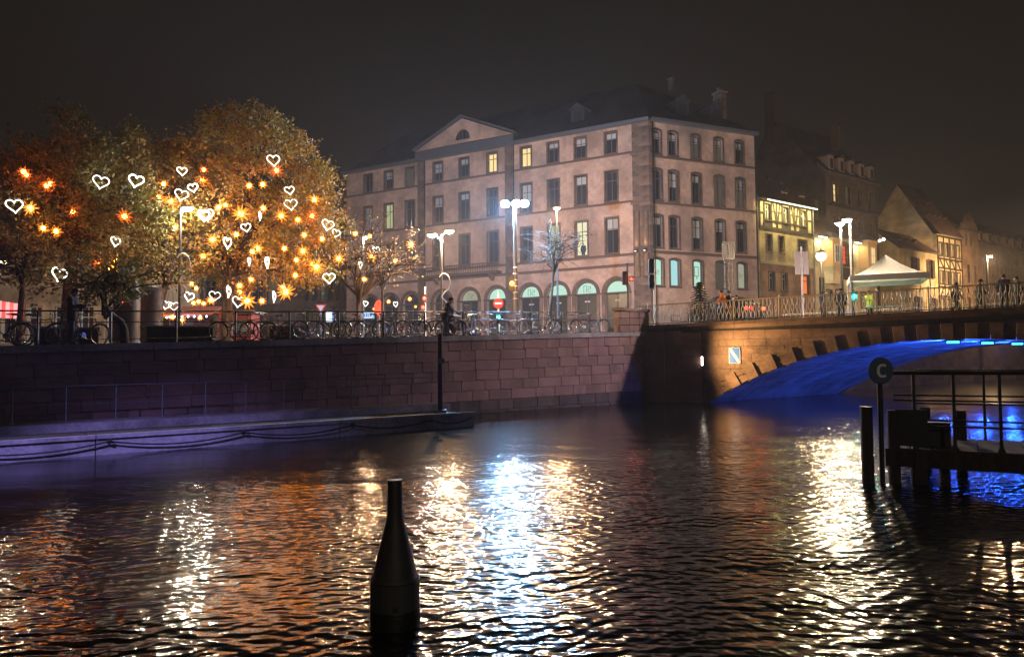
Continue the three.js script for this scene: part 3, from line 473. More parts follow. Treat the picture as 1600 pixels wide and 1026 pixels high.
  pil(L, -0.78, 1.7, base, eave, 0.18); pil(R, 0.11, 0.24, base, eave, 0.13); pil(L, -15.35, 0.85, base, eave, 0.16, 0, 1.6); pil(L, -26.8, 0.85, base, eave, 0.16, 0, 1.6);
  for (const y of [21.95, 17.2]) onFacade('quoin_band', L, box(2.0, 0.22, 0.36, 0, 0, 0.12), MAT.sandstone2, o, -0.8, y);
  // half columns flanking the corner, above and below the spot lamps
  for (const [y0, y1] of [[12.9, 16.4], [10.1, 12.4]]) for (const t of [-1.25, -0.35]) onFacade('corner_shaft', L, cyl(0.3, 0.3, y1 - y0, 0, (y0 + y1) / 2, 0.18, 14), MAT.sandstone2, o, t, 0);
  // balcony of the pavilion
  onFacade('balcony', L, mg([box(9.4, 0.25, 1.0, 0, 0, 0.5), ...[...Array(32)].map((_, i) => box(0.05, 0.85, 0.05, -4.6 + i * 0.297, 0.55, 0.95)), box(9.4, 0.08, 0.1, 0, 1.0, 0.95)]), MAT.sandstone, o, -21, 11.62);
  for (const t of [-24.6, -17.4]) onFacade('bracket', L, prism([V(-0.2, 0, 0.05), V(-0.2, 0, 0.9), V(-0.2, -0.7, 0.05)], V(0.4, 0, 0)), MAT.sandstone2, o, t, 11.48);
  // cornice, gutter, pediment
  onFacade('cornice', L, box(38.6, 0.3, 0.75, -19.1, 0.15, 0.25), MAT.zinc, o, 0, eave); onFacade('cornice', R, box(12.7, 0.3, 0.7, 6.5, 0.152, 0.25), MAT.zinc, o, 0, eave);
  onFacade('pediment', L, uvm(extr((() => { const S = new THREE.Shape(); S.moveTo(-6.3, 0.9); S.lineTo(6.3, 0.9); S.lineTo(0, 3.6); S.closePath(); const P = new THREE.Path(); P.moveTo(-1, 1.25); P.lineTo(1, 1.25); P.absarc(0, 1.4, 1, 0, Math.PI, false); P.closePath(); S.holes.push(P); return S; })(), 0.5)), MAT.pink, o, -21, eave + 0.25, -0.1);
  onFacade('pediment_window', L, extr((() => { const S = new THREE.Shape(); S.moveTo(-1, 0); S.lineTo(1, 0); S.absarc(0, 0.15, 1, 0, Math.PI, false); S.closePath(); return S; })(), 0.03), MAT.glass, o, -21, eave + 1.5, 0.1);
  onFacade('pediment_frame', L, mg([box(0.09, 1.1, 0.08, 0, 0.55, 0), box(2.0, 0.12, 0.12, 0, 0.0, 0), box(0.06, 0.95, 0.07, 0.5, 0.48, 0), box(0.06, 0.95, 0.07, -0.5, 0.48, 0)]), MAT.frame, o, -21, eave + 1.52, 0.2);
  onFacade('entablature', L, box(12.8, 0.95, 0.5, 0, 0.55, 0.2), MAT.zinc, o, -21, eave);
  for (const s of [-1, 1]) onFacade('raking_cornice', L, bar(V(s * 6.6, 1.0, 0.3), V(0, 3.85, 0.3), 0.8, 0.2), MAT.zinc, o, -21, eave + 0.25);
  onFacade('pediment_roof', L, prism([V(-6.5, 1.05, 0), V(6.5, 1.05, 0), V(0, 3.8, 0)], V(0, 0, -6)), MAT.slate, o, -21, eave + 0.2, -0.15);
  // roof: hipped, joined at the corner
  const e0 = FP(L, -38, eave + 0.28, 0.3), k0 = FP(L, 0.25, eave + 0.28, 0.35), r0 = FP(R, 12.9, eave + 0.28, 0.3), apex = V(13.6, 31.6, -76.9), le = FP(L, -35, 31.3, -7.5), re = FP(R, 10.5, 30.6, -7.6), lb = FP(L, -38, eave, -15), rb = FP(R, 12.9, eave, -15), kb = V(14.1, eave, -85.5);
  part('roof', poly([e0, k0, r0, apex, le, re, lb, rb, kb].map((p) => p.clone().sub(K)), [[0, 1, 3, 4], [1, 2, 5, 3], [0, 4, 6], [2, 7, 5], [4, 3, 8, 6], [3, 5, 7, 8]]), MAT.slate, o);
  part('back_wall', mg([prism([FP(L, -38, base, 0), FP(L, -38, eave, 0), FP(L, -38, eave, -15), FP(L, -38, base, -15)].map((p) => p.sub(K)), V(0.4, 0, 0)), prism([FP(R, 12.7, base, 0), FP(R, 12.7, eave, 0), FP(R, 12.7, eave, -15), FP(R, 12.7, base, -15)].map((p) => p.sub(K)), V(-0.3, 0, 0))]), MAT.pink, o);
  // dormers, chimney, down pipes
  for (const [f, t] of [[L, -8], [R, 5], [R, 9.2]]) { const d = new THREE.Group(); d.name = 'dormer'; o.add(d); d.position.copy(FP(f, t, eave + 1.5, -1.9)).sub(K); d.rotation.y = f.turn; part('dormer_wall', box(1.5, 1.6, 2.2, 0, 0.8, -0.6), MAT.slate, d); part('dormer_pane', box(0.9, 1.0, 0.03, 0, 0.8, 0.52), MAT.glass, d); part('dormer_roof', prism([V(-0.95, 1.55, 0.7), V(0.95, 1.55, 0.7), V(0, 2.2, 0.7)], V(0, 0, -2.8)), MAT.slate, d); }
  onFacade('chimney', R, mg([box(0.9, 3.2, 1.1, 0, 1.0, 0), box(1.1, 0.2, 1.3, 0, 2.8, 0), cyl(0.16, 0.16, 0.5, -0.2, 3.1, 0), cyl(0.16, 0.16, 0.5, 0.25, 3.1, 0)]), M(0.34, 0.25, 0.19, 0.9, { tex: 'stone' }), o, 11.4, 27.6, -3.6);
  onFacade('chimney', L, mg([box(0.5, 1.1, 0.5, 0, 0.4, 0), box(0.7, 0.14, 0.7, 0, 1, 0)]), MAT.darkWall, o, -0.4, 30.9, -8.6);
  for (const [f, t] of [[R, 0.36], [L, -26.2], [R, 12.6], [L, -14.7]]) onFacade('down_pipe', f, cyl(0.07, 0.07, eave - base, 0, (eave + base) / 2, 0.2, 8), MAT.iron, o, t);
  // wall lamps on the corner: they wash the stone up and down
  for (const t of [-1.25, -0.35]) {
    const w = thing('facade_spotlight', 'small black up and down spotlight on the pink building corner', 'spotlight', FP(L, t, 12.62, 0.62), L.turn, 'corner spotlights');
    part('housing', mg([box(0.3, 0.16, 0.3, 0, 0, 0), box(0.1, 0.1, 0.5, 0, 0, -0.35)]), MAT.black, w); part('lens', cyl(0.07, 0.07, 0.05, 0, -0.09, 0.08), glow(1, 0.8, 0.5, 6), w);
    for (const s of [-1, 1]) spot(FP(L, t, 12.62 + s * 0.12, 0.72), FP(L, t, 12.62 + s * 3, 0.25), 0xffc860, 9, 0.55, 0.8, 0.05);
  }
  // a clerk at the lit first-floor window is seen as a dark shape: built with the people below
  globalThis.__L = L; globalThis.__R = R;
}

// ------------------------------------------------------------------ row of old houses along the quay beyond the bridge
const ROW = facade(V(25.2, 0, -74.2), V(0.807, 0, -0.59).normalize()), BASE = 3.6;
function houseBody(o, f, t0, t1, eave, ridge, depth, wallM, roofM, holes, { set = 0, over = 0.4 } = {}) {
  const g = { ...f, o: FP(f, 0, 0, -set) }; o.userData.f = undefined;
  wallWithHoles(o, g, t0, t1, BASE, eave, holes, wallM);
  const q = (t, y, z) => FP(g, t, y, z).sub(o.position);
  const gable = (t, s) => prism([q(t, BASE, -0.46), q(t, eave, -0.46), q(t, ridge - 0.15, -depth / 2), q(t, eave, -depth), q(t, BASE, -depth)], g.e.clone().multiplyScalar(s * 0.35));
  part('side_wall', gable(t0 + 0.01, 1), wallM, o); part('side_wall', gable(t1 - 0.01, -1), wallM, o);
  part('roof', poly([q(t0 - 0.1, eave - 0.15, over), q(t1 + 0.1, eave - 0.15, over), q(t1 + 0.1, ridge, -depth / 2), q(t0 - 0.1, ridge, -depth / 2), q(t0 - 0.1, eave - 0.15, -depth - over), q(t1 + 0.1, eave - 0.15, -depth - over), q(t0 - 0.1, eave - 0.02, over), q(t1 + 0.1, eave - 0.02, over), q(t1 + 0.1, ridge + 0.14, -depth / 2), q(t0 - 0.1, ridge + 0.14, -depth / 2), q(t0 - 0.1, eave - 0.02, -depth - over), q(t1 + 0.1, eave - 0.02, -depth - over)],
    [[0, 1, 2, 3], [3, 2, 5, 4], [6, 7, 8, 9], [9, 8, 11, 10], [0, 1, 7, 6], [0, 3, 9, 6], [1, 2, 8, 7], [3, 4, 10, 9], [2, 5, 11, 8]]), roofM, o);
  onFacade('gutter', g, cyl(0.09, 0.09, t1 - t0, 0, 0, 0, 8).rotateZ(Math.PI / 2), MAT.zinc, o, (t0 + t1) / 2, eave - 0.1, over + 0.06);
  return g;
}
function dormer(o, f, t, y, z, w, h, roofM, wallM, pane = MAT.glass) { const d = new THREE.Group(); d.name = 'dormer'; o.add(d); d.position.copy(FP(f, t, y, z)).sub(o.position); d.rotation.y = f.turn; part('dormer_wall', box(w, h, 1.6, 0, h / 2, -0.7), wallM, d); part('dormer_pane', box(w * 0.6, h * 0.6, 0.03, 0, h * 0.5, 0.115), pane, d); part('dormer_roof', prism([V(-w * 0.65, h, 0.25), V(w * 0.65, h, 0.25), V(0, h + w * 0.5, 0.25)], V(0, 0, -2.2)), roofM, d); }
// 1: half-timbered house with a light strip under its eaves
{
  const o = thing('timbered_house', 'cream half-timbered house washed by a light strip under its eaves', 'house', FP(ROW, 4.7, BASE)), E = 18.7;
  const up = [1.5, 4.7, 7.9].map((t) => [t, 16.55, 18.15, 0.85]), mid = [[1.66, 13.3, 15.05, 0.95], [3.75, 13.3, 15.05, 0.95], [7.6, 13.25, 15.0, 1.75]], low = [[1.9, 9.35, 11.15, 1.0], [4.1, 9.35, 11.15, 1.0], [7.9, 9.2, 11.2, 1.7]];
  const f = houseBody(o, ROW, 0, 9.6, E, 24.5, 9, MAT.cream, MAT.tile, [...up, ...mid, ...low]);
  onFacade('lower_wall', f, uvm((() => { const S = rectPath(new THREE.Shape(), 0, 9.6, BASE, 12.0); for (const [t, a, b, w] of low) S.holes.push(rectPath(new THREE.Path(), t - w / 2, t + w / 2, a, b)); return extr(S, 0.04); })()), M(0.42, 0.26, 0.18, 0.9, { tex: 'oldPlaster' }), o, 0, 0, 0.0);
  for (const [t, a, b, w] of up) addWindow(o, f, t, a, b, w, { frame: MAT.whiteFrame, surround: MAT.timber, border: 0.1, pane: MAT.glass });
  for (const [t, a, b, w] of mid) addWindow(o, f, t, a, b, w, { frame: MAT.frame, surround: MAT.sandstone2, border: 0.12, bars: 'grid' });
  low.forEach(([t, a, b, w], i) => addWindow(o, f, t, a, b, w, { frame: i < 2 ? MAT.whiteFrame : MAT.frame, surround: MAT.sandstone, border: 0.12, pane: i < 2 ? MAT.glass : LIT.orange }));
  const beam = (x0, y0, x1, y1, w = 0.17) => onFacade('timber_beam', f, bar(V(x0, y0, 0.045), V(x1, y1, 0.045), 0.09, w), MAT.timber, o);
  const y0 = 15.72, y1 = 18.45; beam(0, y0, 9.6, y0, 0.26); beam(0, y1, 9.6, y1, 0.16);
  for (const x of [0.12, 0.85, 2.15, 3.0, 4.0, 5.4, 6.2, 7.2, 8.6, 9.48]) beam(x, y0 + 0.13, x, y1 - 0.08);
  for (const x of [0.5, 9.05]) beam(x - 0.28, 17.2, x + 0.28, 17.2);
  for (const x of [2.55, 5.8]) { beam(x - 0.35, 16.5, x + 1.3, 16.5, 0.14); beam(x - 0.35, 17.5, x + 1.3, 17.5, 0.14); beam(x - 0.1, y1 - 0.1, x + 0.5, y0 + 0.14, 0.14); beam(x + 1.1, y1 - 0.1, x + 0.5, y0 + 0.14, 0.14); }
  for (const [t] of up) onFacade('breast_panel', f, box(1.15, 0.62, 0.05, 0, 0, 0.03), MAT.timber, o, t, 16.1);
  onFacade('plaster_band', f, box(9.6, 0.28, 0.16, 4.8, 0, 0.07), MAT.ivory, o, 0, 12.1);
  onFacade('down_pipe', f, cyl(0.06, 0.06, 15, 0, 0, 0, 8), MAT.zinc, o, 9.5, 11, 0.2);
  for (const [t, z] of [[2, -2], [4.5, -2], [6.8, -2]]) dormer(o, f, t, 20.6, z, 0.8, 0.8, MAT.tile, MAT.ivory);
  for (const t of [5.4, 8.6]) dormer(o, f, t, 19.3, -0.6, 0.8, 0.7, MAT.tile, MAT.ivory);
  const l = thing('eaves_light', 'bright linear light strip under the eaves of the half-timbered house', 'light strip', FP(f, 4.8, 18.36, 0.85), f.turn);
  for (let i = 0; i < 5; i++) part('light_tube', box(1.72, 0.11, 0.1, -3.6 + i * 1.8, 0, 0), glow(1, 0.95, 0.62, 2.6), l); part('channel', box(9.2, 0.05, 0.2, 0, 0.1, 0), MAT.zinc, l);
  const ra = new THREE.RectAreaLight(0xffeb9a, 330, 9, 0.12); ra.position.copy(FP(f, 4.8, 18.27, 0.95)); ra.lookAt(FP(f, 4.8, 14.6, 0.0)); scene.add(ra);
}
// 2: low houses with oriel windows
{
  const o = thing('oriel_house', 'low cream house with two lit oriel windows and strip lights', 'house', FP(ROW, 16, BASE)), E = 15.9;
  const hs = [[11.1, 9.5, 11.0, 0.6], [15.6, 13.0, 15.2, 2.2], [12.6, 7.2, 9.8, 1.0], [14.5, 7.3, 9.9, 1.1], [19.9, 8.2, 9.9, 1.1]];
  const f = houseBody(o, ROW, 9.75, 23, E, 19.8, 8, MAT.ivory, MAT.tile, hs);
  addWindow(o, f, 11.1, 9.5, 11.0, 0.6, { frame: MAT.shutter, surround: MAT.timber }); addWindow(o, f, 15.6, 13.0, 15.2, 2.2, { pane: LIT.red, bars: 'grid', frame: MAT.timber, surround: MAT.timber });
  addWindow(o, f, 12.6, 7.2, 9.8, 1.0, { pane: LIT.dim, frame: MAT.whiteFrame }); addWindow(o, f, 14.5, 7.3, 9.9, 1.1, { pane: LIT.red, frame: MAT.whiteFrame, bars: 'grid' }); addWindow(o, f, 19.9, 8.2, 9.9, 1.1, { pane: LIT.dim, frame: MAT.whiteFrame });
  onFacade('timber_band', f, mg([box(4.2, 0.25, 0.1, 0, 0, 0.05), box(4.2, 0.25, 0.1, 0, 2.6, 0.05), box(4.2, 1.4, 0.06, 0, -0.9, 0.03), ...[-2, -1.2, 1.2, 2].map((x) => box(0.2, 2.6, 0.1, x, 1.3, 0.052))]), MAT.timber, o, 15.6, 12.8);
  for (const [t, y0, y1, k] of [[12.9, 12.4, 15.3, 1.05], [20.6, 12.7, 15.7, 1.3]]) { // oriels: five-sided bays
    const d = new THREE.Group(); d.name = 'oriel'; o.add(d); d.position.copy(FP(f, t, y0)).sub(o.position); d.rotation.y = f.turn; const h = y1 - y0, W2 = k, wd = 0.85; const ring = (s, y) => [V(-W2 * s - 0.25, y, 0), V(-W2 * s * 0.75, y, wd * s), V(W2 * s * 0.75, y, wd * s), V(W2 * s + 0.25, y, 0)];
    const loft = (a, b) => poly([...a, ...b], [[0, 1, 5, 4], [1, 2, 6, 5], [2, 3, 7, 6], [0, 3, 2, 1], [4, 5, 6, 7]]);
    part('oriel_wall', loft(ring(1, 0), ring(1, h)), M(0.5, 0.33, 0.16, 0.8), d); part('oriel_base', loft(ring(1, -0.01).map((p) => p.clone()), ring(0.85, -1.9)), MAT.ivory, d); part('oriel_cornice', loft(ring(1.12, h), ring(1.25, h + 0.25)), M(0.5, 0.36, 0.2, 0.8), d); part('oriel_roof', loft(ring(1.2, h + 0.25), ring(0.5, h + 1.0)), MAT.zinc, d);
    part('oriel_pane', box(0.8, 1.8, 0.03, 0, h / 2, wd + 0.03), t < 15 ? LIT.dim : LIT.warm, d); part('oriel_frame', mg([box(0.1, 1.9, 0.08, -0.42, h / 2, wd + 0.04), box(0.1, 1.9, 0.08, 0.42, h / 2, wd + 0.04), box(0.94, 0.1, 0.08, 0, h / 2 + 0.95, wd + 0.04), box(0.94, 0.1, 0.08, 0, h / 2 - 0.95, wd + 0.04), box(0.06, 1.9, 0.07, 0, h / 2, wd + 0.05), box(0.9, 0.06, 0.07, 0, h / 2, wd + 0.05)]), MAT.whiteFrame, d);
  }
  for (const [t, w] of [[11.0, 1.9], [18.2, 1.4]]) { const l = thing('eaves_light', `short bright strip light on the oriel house ${t < 15 ? 'beside the half-timbered house' : 'between its oriel windows'}`, 'light strip', FP(f, t, 15.55, 0.45), f.turn); part('light_tube', box(w, 0.16, 0.1), glow(1, 0.97, 0.72, 3), l); part('channel', box(w + 0.1, 0.05, 0.2, 0, 0.12, 0), MAT.zinc, l); const ra = new THREE.RectAreaLight(0xfff0b8, 120, w, 0.15); ra.position.copy(FP(f, t, 15.44, 0.5)); ra.lookAt(FP(f, t, 12, 0.3)); scene.add(ra); }
  onFacade('chimney', f, box(0.8, 2.6, 0.8, 0, 0.6, 0), MAT.darkWall, o, 13.2, 18.5, -2);
}
// 3: tall dark house
{
  const o = thing('tall_house', 'tall dark brown house with a row of pale dormers', 'house', FP(ROW, 23.5, BASE, -3)), E = 24.6, hs = [];
  for (const y of [21.2, 17.3, 13.5, 9.8]) for (const t of [19.6, 22.4, 25.2, 28]) hs.push([t, y, y + 2.2, 1.05]);
  const f = houseBody(o, ROW, 17.6, 29.6, E, 32.2, 13, MAT.darkWall, MAT.slate, hs, { set: 3 });
  hs.forEach(([t, a, b, w], i) => addWindow(o, f, t, a, b, w, { pane: i === 0 ? LIT.warm : i === 1 ? LIT.dim : MAT.glass, surround: MAT.brownWall, frame: MAT.frame }));
  for (let i = 0; i < 5; i++) { const t = 19 + i * 2.35; dormer(o, f, t, 24.75, -0.1, 1.0, 2.0, MAT.slate, M(0.3, 0.22, 0.17, 0.9)); }
  onFacade('chimney', f, mg([box(1.3, 6.5, 1.2, 0, 0, 0), box(1.5, 0.2, 1.4, 0, 3.2, 0)]), MAT.darkWall, o, 18.2, 33, -7.5);
  onFacade('chimney', f, mg([box(1.0, 3, 0.9, 0, 0, 0), box(1.3, 0.2, 1.1, 0, 1.5, 0), cyl(0.15, 0.15, 0.5, 0.2, 1.8, 0)]), MAT.brownWall, o, 27, 31.2, -4);
  onFacade('balcony', f, mg([box(11, 0.18, 0.7, 0, 0, 0.35), ...[...Array(40)].map((_, i) => box(0.03, 0.9, 0.03, -5.4 + i * 0.277, 0.5, 0.66)), box(11, 0.06, 0.06, 0, 0.98, 0.66)]), MAT.iron, o, 23.6, 20.7);
  onFacade('cornice', f, box(12, 0.35, 0.5, 23.6, 0, 0.2), MAT.brownWall, o, 0, 24.45);
}
// 4: cream house with dark shutters
{
  const o = thing('shuttered_house', 'cream house with dark brown shutters behind the white tent', 'house', FP(ROW, 34, BASE)), E = 16.0, hs = [[32.6, 12.6, 15.0, 1.1], [36.8, 12.6, 15.0, 1.1], [33.0, 7.6, 10.0, 1.1], [37.4, 7.6, 10.0, 1.1]];
  const f = houseBody(o, ROW, 29.7, 38.8, E, 18.8, 7, MAT.cream, MAT.tile, hs);
  for (const [t, a, b, w] of hs) addWindow(o, f, t, a, b, w, { shutters: MAT.shutter, surround: MAT.sandstone2, frame: MAT.frame, border: 0.08 });
  onFacade('plaster_band', f, box(9.1, 0.2, 0.12, 34.25, 0, 0.05), MAT.ivory, o, 0, 11.4); for (const t of [31, 33.2, 35.4]) dormer(o, f, t, 16.6, -1.2, 0.8, 0.8, MAT.tile, MAT.darkWall);
}
// 5: half-timbered house with a huge roof
{
  const o = thing('steep_roof_house', 'narrow half-timbered house under a very tall steep tiled roof', 'house', FP(ROW, 42.5, BASE)), E = 18.7, hs = [];
  for (const y of [15.9, 12.1, 8.4]) for (const t of [39.9, 41.6, 43.3, 45]) hs.push([t, y, y + 1.7, 0.8]);
  const f = houseBody(o, ROW, 38.9, 46.1, E, 26.4, 10, MAT.cream, MAT.tile, hs);
  hs.forEach(([t, a, b, w]) => addWindow(o, f, t, a, b, w, { surround: MAT.timber, frame: MAT.whiteFrame, border: 0.12 }));
  const beam = (x0, y0, x1, y1, w = 0.2) => onFacade('timber_beam', f, bar(V(x0, y0, 0.05), V(x1, y1, 0.05), 0.1, w), MAT.timber, o);
  for (const y of [18.45, 15.45, 14.2, 11.65, 10.4, 7.9]) beam(38.9, y, 46.1, y, 0.24); for (const x of [39, 40.7, 42.4, 44.1, 46]) { beam(x, 7.9, x, 18.4); } for (const x of [39.9, 41.6, 43.3, 45]) { beam(x - 0.5, 15.4, x + 0.5, 14.3, 0.14); beam(x - 0.5, 10.5, x + 0.5, 11.6, 0.14); }
  for (const [y, z, n] of [[21, -1.5, 4], [23.2, -2.9, 3]]) for (let i = 0; i < n; i++) dormer(o, f, 40 + i * 1.6, y, z, 0.7, 0.6, MAT.tile, MAT.darkWall);
}
// 6: gabled house and the long house beyond
{
  const o = thing('gabled_house', 'brown house with a curved gable and a lit attic window', 'house', FP(ROW, 48.8, BASE)), hs = [[47.6, 17.9, 19.5, 0.8], [49.2, 17.9, 19.5, 0.8], [48, 12.6, 15.2, 1.0], [50.2, 12.6, 15.2, 1.0], [48, 8, 10.6, 1.0], [50.2, 8, 10.6, 1.0]];
  const f = houseBody(o, ROW, 46.2, 51.6, 20, 24, 10, MAT.brownWall, MAT.slate, hs); hs.forEach(([t, a, b, w], i) => addWindow(o, f, t, a, b, w, { pane: i < 2 ? LIT.olive : MAT.glass, surround: MAT.sandstone2, bars: 'grid' }));
  onFacade('gable', f, uvm(extr((() => { const S = new THREE.Shape(); S.moveTo(-2.6, 0); S.quadraticCurveTo(-2.3, 1.4, -1.3, 1.5); S.quadraticCurveTo(-1, 2.6, 0, 2.8); S.quadraticCurveTo(1, 2.6, 1.3, 1.5); S.quadraticCurveTo(2.3, 1.4, 2.6, 0); S.closePath(); return S; })(), 0.4)), MAT.brownWall, o, 48.9, 19.9, -0.3);
  const p = thing('long_house', 'long brown house with a row of dormers receding along the quay', 'house', FP(ROW, 68, BASE)), h2 = []; for (const y of [14.2, 10, 6.6]) for (let i = 0; i < 11; i++) h2.push([53.4 + i * 2.9, y, y + 2.3, 1.15]);
  const q = houseBody(p, ROW, 51.7, 86, 18.6, 23.5, 11, MAT.brownWall, MAT.slate, h2); for (const [t, a, b, w] of h2) addWindow(p, q, t, a, b, w, { surround: MAT.sandstone2, frame: MAT.frame }); for (let i = 0; i < 10; i++) dormer(p, q, 53.2 + i * 3, 18.9, -0.3, 1.0, 1.5, MAT.slate, M(0.28, 0.2, 0.14, 0.9)); onFacade('string_course', q, box(34, 0.25, 0.2, 68.8, 0, 0.08), MAT.sandstone2, p, 0, 13.4);
}
// ------------------------------------------------------------------ buildings behind the trees on the left
{
  const simple = (name, label, px0, px1, depth, yTop, m, roofM, rows, nx, win, tilt = 0) => {
    const x0 = (px0 - 800) / F * depth, x1 = (px1 - 800) / F * depth, e = V(Math.cos(tilt), 0, Math.sin(tilt)), f = facade(V(x0, 0, -depth), e), len = (x1 - x0) / Math.cos(tilt), base = 2.6, o = thing(name, label, 'building', V((x0 + x1) / 2, base, -depth));
    const hs = []; for (const [a, b] of rows) for (let i = 0; i < nx; i++) hs.push([len * (i + 0.5) / nx, a, b, win.w, win.rise ?? 0]);
    wallWithHoles(o, f, 0, len, base, yTop, hs, m); hs.forEach(([t, a, b, w], i) => addWindow(o, f, t, a, b, w, { rise: win.rise ?? 0, pane: (win.lit && win.lit(i)) || MAT.glass, surround: win.surround ?? MAT.sandstone2, frame: win.frame ?? MAT.frame, bars: win.bars ?? 'cross' }));
    const q = (t, y, z) => FP(f, t, y, z).sub(o.position); part('side_wall', prism([q(0.01, base, -0.46), q(0.01, yTop, -0.46), q(0.01, yTop, -9), q(0.01, base, -9)], e.clone().multiplyScalar(0.3)), m, o); part('side_wall', prism([q(len - 0.01, base, -0.46), q(len - 0.01, yTop, -0.46), q(len - 0.01, yTop, -9), q(len - 0.01, base, -9)], e.clone().multiplyScalar(-0.3)), m, o);
    part('roof', poly([q(-0.3, yTop, 0.5), q(len + 0.3, yTop, 0.5), q(len + 0.3, yTop + 4.5, -5), q(-0.3, yTop + 4.5, -5), q(-0.3, yTop, -10), q(len + 0.3, yTop, -10)], [[0, 1, 2, 3], [3, 2, 5, 4], [0, 3, 4], [1, 5, 2]]), roofM, o); onFacade('cornice', f, box(len + 0.4, 0.3, 0.5, len / 2, 0, 0.15), m, o, 0, yTop - 0.1); return { o, f, len };
  };
  simple('cream_building', 'cream rendered building with tall windows behind the left trees', -90, 236, 58, 10.6, M(0.5, 0.36, 0.2, 0.9, { tex: 'oldPlaster' }), MAT.slate, [[4.0, 6.9]], 8, { w: 1.1, frame: MAT.whiteFrame, surround: M(0.42, 0.31, 0.18, 0.9) });
  simple('brown_building', 'plain brown building behind the market lights', 240, 438, 76, 14, MAT.darkWall, MAT.slate, [[8.6, 11], [4.6, 7.2]], 8, { w: 1.2, lit: (i) => i % 5 === 2 && LIT.dim });
  simple('market_hall', 'grey stone hall with rows of narrow arched windows', 436, 545, 96, 15.5, M(0.2, 0.16, 0.11, 0.9, { tex: 'stone' }), MAT.slate, [[10.4, 13.8], [5.6, 9.2]], 9, { w: 0.55, rise: 0.25, frame: MAT.iron, lit: (i) => i % 4 === 1 && LIT.dim });
}

// ------------------------------------------------------------------ trees
function taper(pts, r0, r1, n = 8, k = 7) { // a limb: tube whose radius runs from r0 to r1
  const c = new THREE.CatmullRomCurve3(pts), fr = c.computeFrenetFrames(n, false), pos = [], idx = [], uv = [];
  for (let i = 0; i <= n; i++) { const p = c.getPointAt(i / n), r = lerp(r0, r1, Math.pow(i / n, 0.8)); for (let j = 0; j <= k; j++) { const a = j / k * 6.2832; const q = p.clone().addScaledVector(fr.normals[i], Math.cos(a) * r).addScaledVector(fr.binormals[i], Math.sin(a) * r); pos.push(q.x, q.y, q.z); uv.push(j / k * r0 * 6, i / n * c.getLength()); } }
  for (let i = 0; i < n; i++) for (let j = 0; j < k; j++) { const a = i * (k + 1) + j, b = a + k + 1; idx.push(a, b, a + 1, b, b + 1, a + 1); }
  const g = new THREE.BufferGeometry(); g.setAttribute('position', new THREE.Float32BufferAttribute(pos, 3)); g.setAttribute('uv', new THREE.Float32BufferAttribute(uv, 2)); g.setIndex(idx); g.computeVertexNormals(); return g;
}
const leafMat = new THREE.MeshPhysicalMaterial({ color: 0xffffff, vertexColors: true, roughness: 0.85, side: THREE.DoubleSide, transmission: 0.3, thickness: 0 });
const crownsAll = [];
